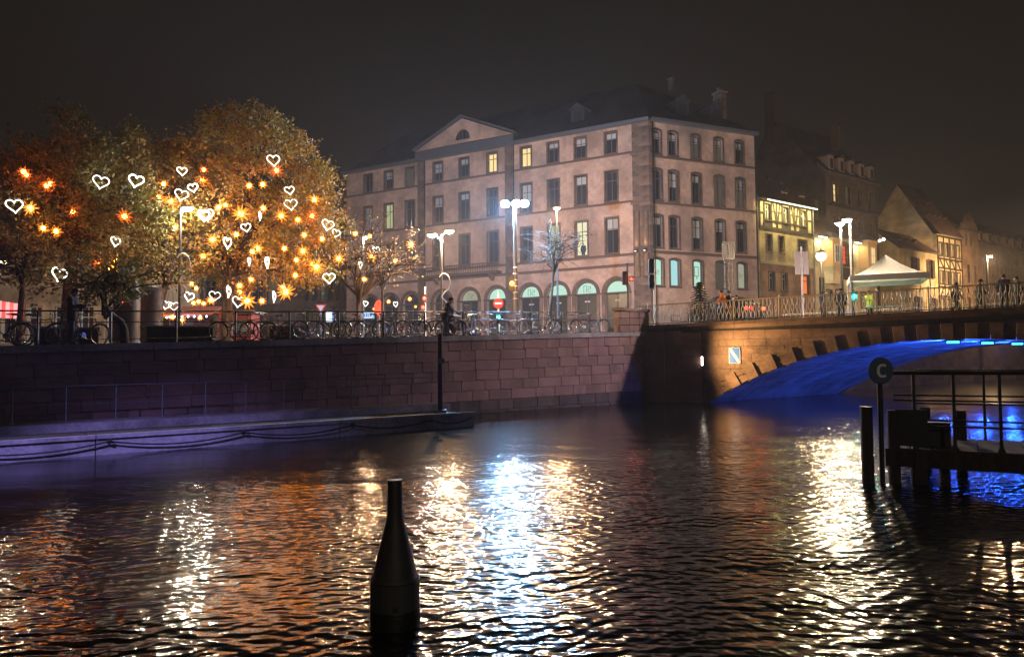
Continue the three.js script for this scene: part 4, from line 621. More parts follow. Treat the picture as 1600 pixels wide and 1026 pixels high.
function tree({ name, label, base, fork, r, crowns, clumps, per, leaf = 0.16, colors, seed, limbs = 12, group, spread = 0.42, twigs = 3 }) {
  const rd = rng(seed), gs = () => (rd() + rd() + rd() - 1.5) * 1.3, o = thing(name, label, 'tree', base, 0, group), loc = (p) => p.clone().sub(base);
  const f = loc(fork); part('trunk', taper([V(0, -0.3, 0), V(gs() * 0.08, f.y * 0.35, gs() * 0.08), V(f.x * 0.6, f.y * 0.7, f.z * 0.6), f], r * 1.15, r * 0.72, 10, 10), MAT.bark, o);
  const C = crowns.map(([c, rx, ry, rz]) => ({ c: loc(c), rx, ry, rz })), vol = C.map((c) => c.rx * c.ry * c.rz), tot = vol.reduce((a, b) => a + b, 0);
  const pick = (shell) => { let v = rd() * tot, i = 0; while (v > vol[i] && i < C.length - 1) v -= vol[i++]; const c = C[i]; let q; do q = V(rd() * 2 - 1, rd() * 2 - 1, rd() * 2 - 1); while (q.length() > 1); const l = q.length(); q.multiplyScalar(Math.pow(l, shell) / Math.max(l, 1e-3)); return V(c.c.x + q.x * c.rx, c.c.y + q.y * c.ry, c.c.z + q.z * c.rz); };
  const ends = []; 
  for (let i = 0; i < limbs; i++) {
    const e = pick(0.55), m1 = f.clone().lerp(e, 0.33).add(V(gs() * 0.3, 0.35 + gs() * 0.25, gs() * 0.3)), m2 = f.clone().lerp(e, 0.7).add(V(gs() * 0.4, 0.25, gs() * 0.4)), start = f.clone().add(V(gs() * 0.05, -rd() * 0.5, gs() * 0.05));
    const list = [taper([start, m1, m2, e], r * (0.4 + rd() * 0.22), 0.018, 9, 6)]; ends.push(e);
    for (let k = 0; k < twigs; k++) { const b = m1.clone().lerp(k % 2 ? e : m2, 0.3 + rd() * 0.6), t = b.clone().add(V(gs() * 1.4, 0.35 + gs() * 0.8, gs() * 1.4)); list.push(taper([b, b.clone().lerp(t, 0.5).add(V(gs() * 0.2, 0.1, gs() * 0.2)), t], 0.035, 0.008, 5, 5)); ends.push(t); for (let q = 0; q < 2; q++) { const u = t.clone().lerp(b, rd() * 0.6), w = u.clone().add(V(gs() * 0.8, gs() * 0.6 + 0.2, gs() * 0.8)); list.push(taper([u, u.clone().lerp(w, 0.5).add(V(0, 0.06, 0)), w], 0.016, 0.005, 4, 4)); } }
    part('limb', mg(list), MAT.bark, o);
  }
  if (clumps) {
    const n = clumps * per, pos = new Float32Array(n * 12), col = new Float32Array(n * 12), nor = new Float32Array(n * 12), idx = new Uint32Array(n * 6); let w = 0;
    for (let i = 0; i < clumps; i++) {
      const c = i < ends.length ? ends[i] : pick(0.45), sz = spread * (0.6 + rd() * 0.9), hue = rd();
      for (let k = 0; k < per; k++) {
        const p = V(c.x + gs() * sz, c.y + gs() * sz * 0.75, c.z + gs() * sz), a = rd() * 6.28, b = rd() * 2 - 1, d = V(Math.cos(a) * Math.sqrt(1 - b * b), b * 0.8 - 0.2, Math.sin(a) * Math.sqrt(1 - b * b)).normalize(), s = d.clone().cross(V(gs(), gs(), gs()).normalize()).normalize(), L = leaf * (0.6 + rd() * 0.8), nn = d.clone().cross(s);
        const t = colors[clamp(Math.floor((hue * 0.7 + rd() * 0.3) * colors.length), 0, colors.length - 1)], v = 0.7 + rd() * 0.6;
        [[0, 0], [0.45, 0.34], [1, 0], [0.45, -0.34]].forEach(([x, y], q) => { const P = p.clone().addScaledVector(d, x * L).addScaledVector(s, y * L).addScaledVector(nn, q % 2 ? 0.03 * L : 0); pos.set([P.x, P.y, P.z], (w * 4 + q) * 3); col.set([t[0] * v, t[1] * v, t[2] * v], (w * 4 + q) * 3); nor.set([-nn.x, -nn.y, -nn.z], (w * 4 + q) * 3); });
        idx.set([w * 4, w * 4 + 1, w * 4 + 2, w * 4, w * 4 + 2, w * 4 + 3], w * 6); w++;
      }
    }
    const g = new THREE.BufferGeometry(); g.setAttribute('position', new THREE.BufferAttribute(pos, 3)); g.setAttribute('normal', new THREE.BufferAttribute(nor, 3)); g.setAttribute('color', new THREE.BufferAttribute(col, 3)); g.setIndex(new THREE.BufferAttribute(idx, 1));
    const m = part('crown', g, leafMat, o); m.userData.kind = 'stuff';
    crowns.forEach(([c, rx, ry, rz]) => crownsAll.push({ c, rx, ry, rz }));
  }
  return o;
}
const OLIVE = [[0.14, 0.13, 0.03], [0.18, 0.15, 0.035], [0.22, 0.15, 0.04], [0.26, 0.155, 0.04], [0.2, 0.11, 0.035]], BROWN = [[0.2, 0.165, 0.02], [0.3, 0.21, 0.028], [0.29, 0.165, 0.026], [0.22, 0.12, 0.025]], GREEN = [[0.1, 0.12, 0.028], [0.14, 0.14, 0.03], [0.18, 0.14, 0.034], [0.12, 0.1, 0.03]];
tree({ name: 'plane_tree', label: 'large olive leaved tree with the thick leaning trunk beside the cream building', base: onGround(104, 31), fork: at(112, 392, 31), r: 0.32, crowns: [[at(120, 300, 31.5), 3.1, 2.5, 3], [at(30, 330, 32), 2.6, 2.3, 2.6], [at(190, 360, 31.5), 2.0, 1.9, 2.2], [at(150, 225, 32.5), 2.4, 1.3, 2.4], [at(95, 410, 31), 2.6, 0.8, 2]], clumps: 330, per: 78, colors: GREEN, seed: 41, limbs: 17 });
tree({ name: 'plane_tree', label: 'largest golden brown tree hung with many stars and hearts', base: onGround(352, 37), fork: at(358, 425, 37), r: 0.3, crowns: [[at(390, 300, 37.5), 4.4, 3.9, 4.2], [at(480, 350, 38), 2.4, 3.2, 2.8], [at(300, 330, 37.5), 2.8, 3.2, 2.8], [at(390, 215, 38), 2.8, 1.5, 2.8], [at(400, 420, 37.5), 3.8, 1.0, 3]], clumps: 520, per: 80, colors: BROWN, seed: 42, limbs: 24 });
tree({ name: 'plane_tree', label: 'leaning tree with a forked trunk between the two large trees', base: onGround(238, 35), fork: at(262, 430, 35), r: 0.2, crowns: [[at(235, 310, 36), 2.4, 3.0, 2.2], [at(235, 400, 35), 2.2, 1.3, 2]], clumps: 170, per: 70, colors: OLIVE, seed: 43, limbs: 10 });
tree({ name: 'young_tree', label: 'small bushy tree growing right behind the quay railing', base: W(3.4, 0.75, quayY(3.4)), fork: at(164, 478, 26.2), r: 0.13, crowns: [[at(166, 452, 26.3), 1.2, 0.62, 1.1]], clumps: 46, per: 60, leaf: 0.13, colors: GREEN, seed: 44, limbs: 8, spread: 0.28 });
tree({ name: 'young_tree', label: 'thin dark tree in front of the pink banner', base: onGround(27, 29), fork: at(36, 430, 29), r: 0.12, crowns: [[at(30, 410, 29), 1.5, 1.2, 1.4]], clumps: 40, per: 46, leaf: 0.13, colors: GREEN, seed: 45, limbs: 9, spread: 0.3 });
tree({ name: 'bare_tree', label: 'nearly leafless tree with three spreading limbs before the arcade', base: onGround(561, 44), fork: at(560, 462, 44), r: 0.2, crowns: [[at(575, 380, 44), 3.0, 2.2, 2.4], [at(620, 400, 44), 2.2, 1.5, 2]], clumps: 60, per: 10, leaf: 0.14, colors: OLIVE, seed: 46, limbs: 16, twigs: 5 });
tree({ name: 'bare_tree', label: 'slender bare tree with a pale straight stem beside the arcade', base: onGround(598, 41), fork: at(597, 440, 41), r: 0.085, crowns: [[at(600, 380, 41), 1.5, 2.2, 1.5]], clumps: 30, per: 8, leaf: 0.12, colors: OLIVE, seed: 47, limbs: 9, twigs: 4 });
tree({ name: 'bare_tree', label: 'young leafless street tree in front of the pink building', base: onGround(859, 49), fork: at(865, 420, 49), r: 0.11, crowns: [[at(868, 385, 49), 2.6, 1.9, 2.2]], clumps: 0, per: 0, colors: OLIVE, seed: 48, limbs: 15, twigs: 5 });
// small fir in a pot on the bridge head
{
  const b = BR(1.9, 1.6, deckY(1.9)), o = thing('fir_tree', 'small dark fir tree standing behind the bridge railing', 'fir tree', b), rd = rng(91), n = 2600, g = [];
  part('trunk', cyl(0.03, 0.06, 2.3, 0, 1.15, 0, 8), MAT.bark, o); const pos = [];
  for (let k = 0; k < 15; k++) { const y = 0.35 + k * 0.135, R = 0.98 * (1 - k / 15.5) + 0.06, m = 9; for (let i = 0; i < m; i++) { const a = i / m * 6.283 + k * 0.7 + rd() * 0.3, L = R * (0.75 + rd() * 0.4), tip = V(Math.cos(a) * L, y - 0.14 * L - 0.02, Math.sin(a) * L), root = V(0, y + 0.08, 0), side = V(-Math.sin(a), 0, Math.cos(a)); for (let q = 0; q < 12; q++) { const c = root.clone().lerp(tip, 0.15 + 0.85 * q / 11), w = 0.11 * (1 - 0.4 * q / 11); for (const s of [-1, 1]) { const e = c.clone().addScaledVector(side, s * w).add(V(Math.cos(a) * 0.05, -0.02 + rd() * 0.03, Math.sin(a) * 0.05)), f = c.clone().add(V(Math.cos(a) * 0.03, 0.012, Math.sin(a) * 0.03)); pos.push(c.x, c.y, c.z, e.x, e.y, e.z, f.x, f.y, f.z, c.x, c.y - 0.015, c.z, e.x, e.y - 0.03, e.z, f.x, f.y, f.z); } } } }
  const gg = new THREE.BufferGeometry(); gg.setAttribute('position', new THREE.Float32BufferAttribute(pos, 3)); gg.computeVertexNormals(); part('needles', gg, M(0.03, 0.045, 0.025, 0.9, { side: THREE.DoubleSide }), o).userData.kind = 'stuff'; part('pot', cyl(0.26, 0.2, 0.36, 0, 0.18, 0, 14), MAT.woodDark, o);
}

// ------------------------------------------------------------------ glowing stars and hearts hung in the trees
function crownDepth(px, py, fallback) { // where a line of sight first enters the foliage
  const d = ray(px, py), e = V(0, EYE, 0); let best = Infinity; for (const c of crownsAll) { const q = V((e.x - c.c.x) / c.rx, (e.y - c.c.y) / c.ry, (e.z - c.c.z) / c.rz), v = V(d.x / c.rx, d.y / c.ry, d.z / c.rz), a = v.dot(v), b = q.dot(v), h = b * b - a * (q.dot(q) - 1); if (h > 0) { const t = (-b - Math.sqrt(h)) / a; if (t > 0) best = Math.min(best, t * -d.z); } } return best < 200 ? best : fallback;
}
const starGlow = { core: glow(1, 0.29, 0.02, 120), spike: glow(1, 0.27, 0.018, 2.2), coreB: glow(1, 0.15, 0.02, 80), spikeB: glow(1, 0.14, 0.012, 1.7) };
function spikeGeo(R, seed) { const rd = rng(seed), l = [], dirs = []; const n = 22; for (let i = 0; i < n; i++) { const y = 1 - 2 * (i + 0.5) / n, a = i * 2.39996, q = Math.sqrt(1 - y * y); dirs.push(V(q * Math.cos(a), y, q * Math.sin(a))); } for (const d of dirs) l.push(rod(d.clone().multiplyScalar(R * 0.3), d.clone().multiplyScalar(R * (0.85 + rd() * 0.3)), R * 0.115, 0.002, 5)); return mg(l); }
const starGeos = { big: [spikeGeo(0.48, 1), ball(0.13, 0, 0, 0, 12, 8)], mid: [spikeGeo(0.34, 2), ball(0.11, 0, 0, 0, 12, 8)], small: [spikeGeo(0.24, 3), ball(0.09, 0, 0, 0, 12, 8)] };
const cordGeo = cyl(0.012, 0.012, 1, 0, 0.5, 0, 4);
function star(px, py, size = 'mid', depth, red = false) {
  const D = depth ?? crownDepth(px, py, 40) - 0.18 + ((px * 7 + py) % 5) * 0.1 + (red ? 0.4 : 0), p = at(px, py, D), o = thing('star_lantern', { big: 'large spiky orange star lantern hanging in the trees', mid: 'glowing orange star lantern hanging among the branches', small: 'little round glowing orange star lantern in the trees' }[size].replace('orange', red ? 'reddish' : depth ? 'golden' : 'orange'), 'star lantern', p, px * 0.7, `${red ? 'reddish ' : depth ? 'low ' : ''}${size === 'big' ? 'large' : size === 'mid' ? 'middle-sized' : 'little'} star lanterns`);
  part('core_bulb', starGeos[size][1], red ? starGlow.coreB : starGlow.core, o); part('spikes', starGeos[size][0], red ? starGlow.spikeB : starGlow.spike, o);
  const c = part('cord', cordGeo, MAT.black, o); c.scale.y = 0.9 + (px % 7) * 0.1;
  point(p, red ? 0xff5a18 : 0xff7a1e, { big: 7, mid: 4.8, small: 3.4 }[size], { big: 0.18, mid: 0.14, small: 0.11 }[size]);
}
const heartGlows = [4.2, 2.4, 6, 3.2].map((k) => glow(1, 0.92, 0.78, k));
function heartGeo(k) { const pts = []; for (let i = 0; i < 40; i++) { const t = i / 40 * 2 * Math.PI; pts.push(V(16 * Math.pow(Math.sin(t), 3) / 34 * k, (13 * Math.cos(t) - 5 * Math.cos(2 * t) - 2 * Math.cos(3 * t) - Math.cos(4 * t)) / 34 * k, 0)); } return tube(pts, 0.024, 72, 6, true); }
const heartGeos = { big: heartGeo(0.62), small: heartGeo(0.46) };
function heart(px, py, turn = 0, size = 'big', depth) {
  const D = depth ?? crownDepth(px, py, 40) - 0.25 + ((px + py * 3) % 4) * 0.1, p = at(px, py, D), face = Math.atan2(-p.x, -p.z) + turn, o = thing('heart_light', Math.abs(turn) > 0.9 ? 'white glowing heart outline seen edge on among the branches' : size === 'big' ? 'white glowing heart outline hanging in the trees' : 'small white glowing heart outline in the trees', 'heart light', p, face, Math.abs(turn) > 0.9 ? 'hearts seen edge on' : size === 'big' ? 'heart lights' : 'small heart lights');
  o.rotation.z = (((px * 13 + py) % 7) - 3) * 0.07; o.rotation.order = 'YXZ'; part('light_tube', heartGeos[size], heartGlows[(px + py) % 4], o); const c = part('cord', cordGeo, MAT.black, o); c.position.y = 0.16; c.scale.y = 0.8;
  point(p.clone().add(V(Math.sin(face) * 0.12, 0, Math.cos(face) * 0.12)), 0xfff0d8, size === 'big' ? 1.8 : 1.3, 0.2);
}
for (const [x, y, s, red, d] of [[40, 273, 'small', 1], [72, 290, 'small', 1], [36, 268, 'small', 1], [78, 287, 'small', 1], [47, 325, 'mid'], [67, 356, 'small'], [87, 361, 'small'], [113, 331, 'small', 1], [194, 338, 'mid', 1], [180, 406, 'small'], [172, 418, 'mid'], [154, 412, 'small', 1], [247, 308, 'mid'], [266, 314, 'mid'], [255, 287, 'small'], [316, 281, 'small'], [318, 265, 'small', 1], [273, 355, 'small'], [332, 374, 'mid'], [317, 400, 'small'], [341, 324, 'small'], [352, 320, 'small'], [389, 290, 'small'], [410, 288, 'small'], [376, 334, 'big'], [432, 266, 'mid', 1], [411, 325, 'small'], [439, 337, 'mid'], [465, 343, 'small'], [491, 312, 'mid'], [487, 337, 'mid', 1], [475, 367, 'small'], [503, 373, 'small'], [369, 366, 'small'], [402, 388, 'mid'], [394, 393, 'small'], [444, 388, 'small'], [473, 392, 'mid'], [463, 406, 'small'], [494, 417, 'big'], [488, 413, 'small'], [529, 404, 'mid'], [555, 365, 'small'], [578, 369, 'small', 0, 43], [569, 436, 'small', 0, 43], [617, 408, 'small', 0, 43], [642, 382, 'mid', 0, 43], [582, 400, 'big', 0, 43], [461, 430, 'small', 0, 36], [392, 436, 'small', 0, 36], [374, 446, 'small', 0, 36], [446, 456, 'big', 0, 35], [441, 449, 'small', 0, 36], [386, 470, 'big', 0, 35], [409, 470, 'small', 0, 36], [374, 456, 'small', 0, 38], [299, 443, 'small', 0, 44], [306, 450, 'small', 0, 44], [329, 469, 'mid', 0, 44], [318, 474, 'small', 0, 46], [310, 471, 'small', 0, 46], [302, 473, 'small', 0, 46], [245, 466, 'small', 0, 46], [247, 477, 'mid', 0, 46], [249, 487, 'mid', 0, 46], [283, 500, 'mid', 0, 46], [269, 495, 'small', 0, 46], [312, 496, 'small', 0, 48], [607, 471, 'small', 0, 60], [640, 467, 'small', 0, 60]]) star(x, y, s, d, !!red);
for (const [x, y, t, s, d] of [[22, 321, 0.2, 'big'], [157, 284, 0.2, 'big'], [212, 282, -0.2, 'big'], [284, 267, 0.3, 'small'], [283, 304, 0.1, 'big'], [301, 293, -0.3, 'small'], [323, 335, -0.2, 'big'], [318, 336, 0.6, 'big'], [355, 379, 0.95, 'big'], [384, 355, 0.1, 'small'], [427, 250, 0.3, 'big'], [452, 297, 0.1, 'small'], [454, 319, -0.1, 'big'], [512, 351, 0.3, 'big'], [525, 364, 0.5, 'small'], [588, 390, 0.6, 'small', 43], [180, 377, 0.7, 'small'], [92, 428, 0.5, 'big', 29], [389, 408, 1.3, 'small'], [417, 409, 1.3, 'big'], [406, 337, 1.35, 'small'], [514, 434, 0.1, 'big', 37], [357, 455, 1.3, 'big', 34], [372, 471, 0.3, 'big', 36], [295, 463, 0.5, 'big', 42], [428, 463, 1.35, 'big', 36], [335, 462, 0.2, 'big', 40], [563, 413, 1.1, 'small', 43], [259, 476, 0.1, 'big', 46], [271, 478, 0.2, 'big', 46], [571, 474, 0.7, 'small', 52], [618, 475, 0.8, 'small', 52]]) heart(x, y, t, s, d);

// ------------------------------------------------------------------ street lamps
function lampHead(o, p, dir, color, k, I, r = 0.16, kind = 'flat', name = '') { // p: head centre relative to the lamp's base
  if (kind === 'flat') {
    const hs = G(new THREE.SphereGeometry(0.25, 16, 8, 0, 6.2832, 0, Math.PI / 2).scale(1.2, 0.4, 0.9), p.x, p.y + 0.02, p.z, dir); part('lamp_housing', hs, MAT.galv, o);
    part('lamp_lens', G(new THREE.SphereGeometry(0.23, 16, 8, 0, 6.2832, Math.PI / 2, Math.PI / 2).scale(1.1, 0.75, 0.85), p.x, p.y + 0.015, p.z, dir), glow(color[0], color[1], color[2], k), o);
  }
  const c = rgb(...color); point(o.position.clone().add(p).add(V(0, -0.3, 0.05)), c, I, r);
}
const mastM = M(0.06, 0.06, 0.062, 0.6);
function mast(name, label, px, depth, topPy, r, heads, { group, base } = {}) {
  const b = base ?? onGround(px, depth); const t = at(px, topPy, -b.z).y - b.y, o = thing(name, label, 'street lamp', b, 0, group);
  part('mast', cyl(r * 0.7, r, t, 0, t / 2, 0, 12), mastM, o); part('mast_foot', cyl(r * 1.5, r * 1.8, 0.5, 0, 0.25, 0, 12), mastM, o);
  for (const [hx, hy, color, k, I, rad] of heads) { const h = at(hx, hy, -b.z).sub(b), a = V(0, h.y - 0.05, 0); part('arm', tube([V(0, Math.min(h.y - 0.35, t - 0.05), 0), V(h.x * 0.35, h.y - 0.1, 0), V(h.x * 0.8, h.y + 0.05, h.z)], 0.035, 10, 7), mastM, o); lampHead(o, V(h.x, h.y, h.z), 0, color, k, I, rad); }
  return o;
}
const WARM = [1, 0.62, 0.3], WARM2 = [1, 0.72, 0.42], COOL = [0.72, 0.86, 1], WHITE = [1, 0.93, 0.84];
// floodlight mast on the square
{
  const b = onGround(806, 47), o = thing('floodlight_mast', 'tall mast with a bright cluster of cold floodlights before the pink building', 'floodlight', b), h = at(806, 318, 47).sub(b);
  part('mast', cyl(0.1, 0.17, h.y + 0.2, 0, h.y / 2, 0, 12), mastM, o); part('crossbar', box(1.5, 0.1, 0.1, 0.0, h.y + 0.02, -0.05), MAT.black, o);
  for (const [dx, col, k, I] of [[-0.62, [0.26, 0.56, 1], 28, 1750], [0.1, [1, 0.85, 0.7], 34, 110], [0.62, [0.5, 0.76, 1], 30, 180]]) { part('flood_housing', box(0.5, 0.36, 0.24, dx, h.y, -0.14), MAT.black, o); part('flood_lens', mg([G(new THREE.SphereGeometry(0.3, 16, 10).scale(1, 0.8, 0.5), dx, h.y, 0.02)]), glow(...col, k), o); point(b.clone().add(V(dx, h.y - 0.05, 0.22)), rgb(...col), I * 0.2, 0.2); point(b.clone().add(V(dx, h.y - 0.4, -0.2)), rgb(...col), I * 0.88, 0.18); }
  part('signal_head', mg([box(0.36, 1.0, 0.3, -0.24, at(800, 443, 47).y - b.y, 0)]), MAT.black, o); const am = at(800, 443, 47); part('amber_signal', ball(0.15, am.x - b.x, am.y - b.y, 0.16), glow(1, 0.35, 0.04, 9), o); point(am.clone().add(V(0, 0, 0.4)), 0xff8a2a, 5, 0.12);
  for (let i = 0; i < 6; i++) part('cable_tie', G(new THREE.TorusGeometry(0.16, 0.02, 5, 12), 0, 2.5 + i * 0.4, 0, 0, Math.PI / 2), MAT.whiteMetal, o);
}
mast('street_lamp', 'single warm street lamp behind the young leafless tree', 872, 56, 322, 0.08, [[870, 325, [1, 0.53, 0.22], 22, 760, 0.2]]);
mast('street_lamp', 'twin-headed street lamp beside the man on the quay', 690, 41, 366, 0.075, [[675, 367, WHITE, 16, 70, 0.16], [702, 361, [1, 0.58, 0.25], 20, 560, 0.18]]);
mast('street_lamp', 'tall street lamp with a pale head in front of the largest tree', 279, 33, 322, 0.07, [[293, 325, [1, 0.93, 0.7], 16, 80, 0.16]]);
mast('street_lamp', 'street lamp with a white head behind the nearly leafless tree', 567, 53, 372, 0.07, [[571, 370, [1, 0.62, 0.32], 16, 400, 0.18]]);
mast('street_lamp', 'street lamp by the cream building', -6, 45, 408, 0.08, [[6, 408, WARM2, 14, 150, 0.18]]);
const bt = (px, w) => { const q = (px - 800) / F; return (q * (39.5 + 0.635 * w) - 7.21 - 0.773 * w) / (0.925 + 0.38 * q); };
const onBridge = (px, w) => { const t = bt(px, w); return BR(t, w, deckY(t)); };
mast('street_lamp', 'tall lamp on the bridge with two warm heads beside a plain pole', 1319, 0, 338, 0.08, [[1313, 349, WARM2, 26, 460, 0.2], [1324, 343, WHITE, 14, 40, 0.12]], { base: onBridge(1319, 7) });
mast('street_lamp', 'flat-topped lamp on a white post on the far quay', 1547, 70, 402, 0.12, [[1547, 400, WARM, 26, 680, 0.2]]);
{ const b = onBridge(1334, 7.6), o = top('pole', cyl(0.06, 0.075, 5.9, b.x, b.y + 2.95, b.z, 10), MAT.galv, 'plain grey pole next to the tall bridge lamp', 'pole'); }
{ // globe lantern
  const b = onGround(1287, 57), c = at(1287, 400, 57).sub(b), o = thing('globe_lantern', 'old style glowing globe lantern on a black post', 'street lamp', b); part('post', new THREE.LatheGeometry([[0.2, 0], [0.2, 0.3], [0.1, 0.5], [0.07, 1.2], [0.06, c.y - 0.5], [0.12, c.y - 0.42]].map((a) => new THREE.Vector2(...a)), 14), MAT.black, o);
  part('globe', G(new THREE.SphereGeometry(0.38, 18, 12).scale(1, 1.05, 1), 0, c.y, 0), glow(1, 0.86, 0.62, 5), o); part('cap', G(new THREE.SphereGeometry(0.42, 16, 8, 0, 6.2832, 0, 1.15), 0, c.y + 0.06, 0), MAT.black, o); part('finial', cyl(0.02, 0.06, 0.3, 0, c.y + 0.58, 0, 8), MAT.black, o); point(b.clone().add(V(-0.2, c.y - 0.1, 0.6)), 0xffd9a0, 190, 0.3);
}
for (const [x, y, d] of [[1381, 374, 76], [1375, 376, 76]]) { const p = at(x, y, d), o = thing('bullet_lamp', 'tiny white lamp beside the second oriel window', 'lamp', p, 0, 'tiny lamps at the oriel'); part('lamp_bulb', ball(0.14), glow(1, 0.9, 0.75, 12), o); part('lamp_bracket', rod(V(0, 0, 0), V(0, 0, -0.6), 0.03), MAT.iron, o); }
// violet projector on the pontoon, out of frame at the left, that tints the pontoon and the wall
{
  const p = W(-5.0, -12, 8), o = thing('violet_projector', 'violet event projector on a pole beside the pontoon', 'projector', V(p.x, 0, p.z)); part('pole', cyl(0.05, 0.07, 9, 0, 3.5, 0, 8), MAT.iron, o); part('housing', box(0.4, 0.3, 0.3, 0, 8.05, 0), MAT.black, o); part('lamp_lens', ball(0.13, 0.1, 8.0, -0.14), glow(0.3, 0.2, 1, 12), o);
  spot(p.clone().add(V(0.25, -0.02, -0.3)), W(2.2, -5.5, 0.0), 0xa898ff, 1000, 0.36, 1, 0.12);
}

// lamp on the near bank, behind the photographer: it lights the sign, the dock and the mooring pile from the front
{ const o = thing('street_lamp', 'lamp on the near bank behind the dock', 'street lamp', V(5, 0.0, 15)); part('mast', cyl(0.06, 0.09, 9, 0, 3.5, 0, 10), MAT.galv, o); part('lamp_housing', box(0.5, 0.2, 0.4, 0, 8.1, -0.6), MAT.galv, o); part('lamp_lens', box(0.4, 0.04, 0.3, 0, 7.98, -0.62), glow(1, 0.9, 0.8, 6), o); spot(V(5, 7.9, 14.3), V(5, 0.8, -10), 0xffe8d0, 220, 0.42, 0.7, 0.15); part('arm', rod(V(0, 7.9, 0), V(0, 8.02, -0.5), 0.035), MAT.galv, o); }

mast('street_lamp', 'tall lamp at the middle of the bridge', 1700, 0, 330, 0.08, [[1694, 338, [1, 0.74, 0.66], 4, 12, 0.2]], { base: BR(20.5, 2.2, deckY(20)) });
spot(BR(20.3, 1.9, 9.7), W(25, 0, 1.4), rgb(1, 0.74, 0.72), 1650, 0.36, 1, 0.2);   // its shaded second head looks down on the quay wall by the bridge

mast('street_lamp', 'lamp on the far quay beside the long house', 1660, 84, 395, 0.1, [[1656, 398, WARM, 3, 20, 0.2]]);
{ const p = at(1656, 398, 84); spot(p.clone().add(V(-0.3, -0.4, -0.4)), FP(ROW, 42, 11), rgb(...WARM), 3200, 0.75, 0.8, 0.2); }   // its shaded head looks at the house fronts

// ------------------------------------------------------------------ quay railing
{
  const o = thing('quay_railing', 'black iron railing with thin rails along the top of the quay', 'railing');
  const sp = []; for (let s = -3; s <= 26.2; s += 1.95) sp.push(s);
  for (const s of sp) part('post', bar(W(s, 0.12, quayY(s)), W(s, 0.121, quayY(s) + 1.03), 0.06, 0.05), MAT.iron, o);
  for (const [nm, h, r] of [['top_rail', 1.03, 0.026], ['middle_rail', 0.68, 0.016], ['bottom_rail', 0.14, 0.014]]) for (let i = 0; i + 1 < sp.length; i++) part(nm, rod(W(sp[i], 0.12, quayY(sp[i]) + h), W(sp[i + 1], 0.12, quayY(sp[i + 1]) + h), r, r, 6), MAT.iron, o);
}
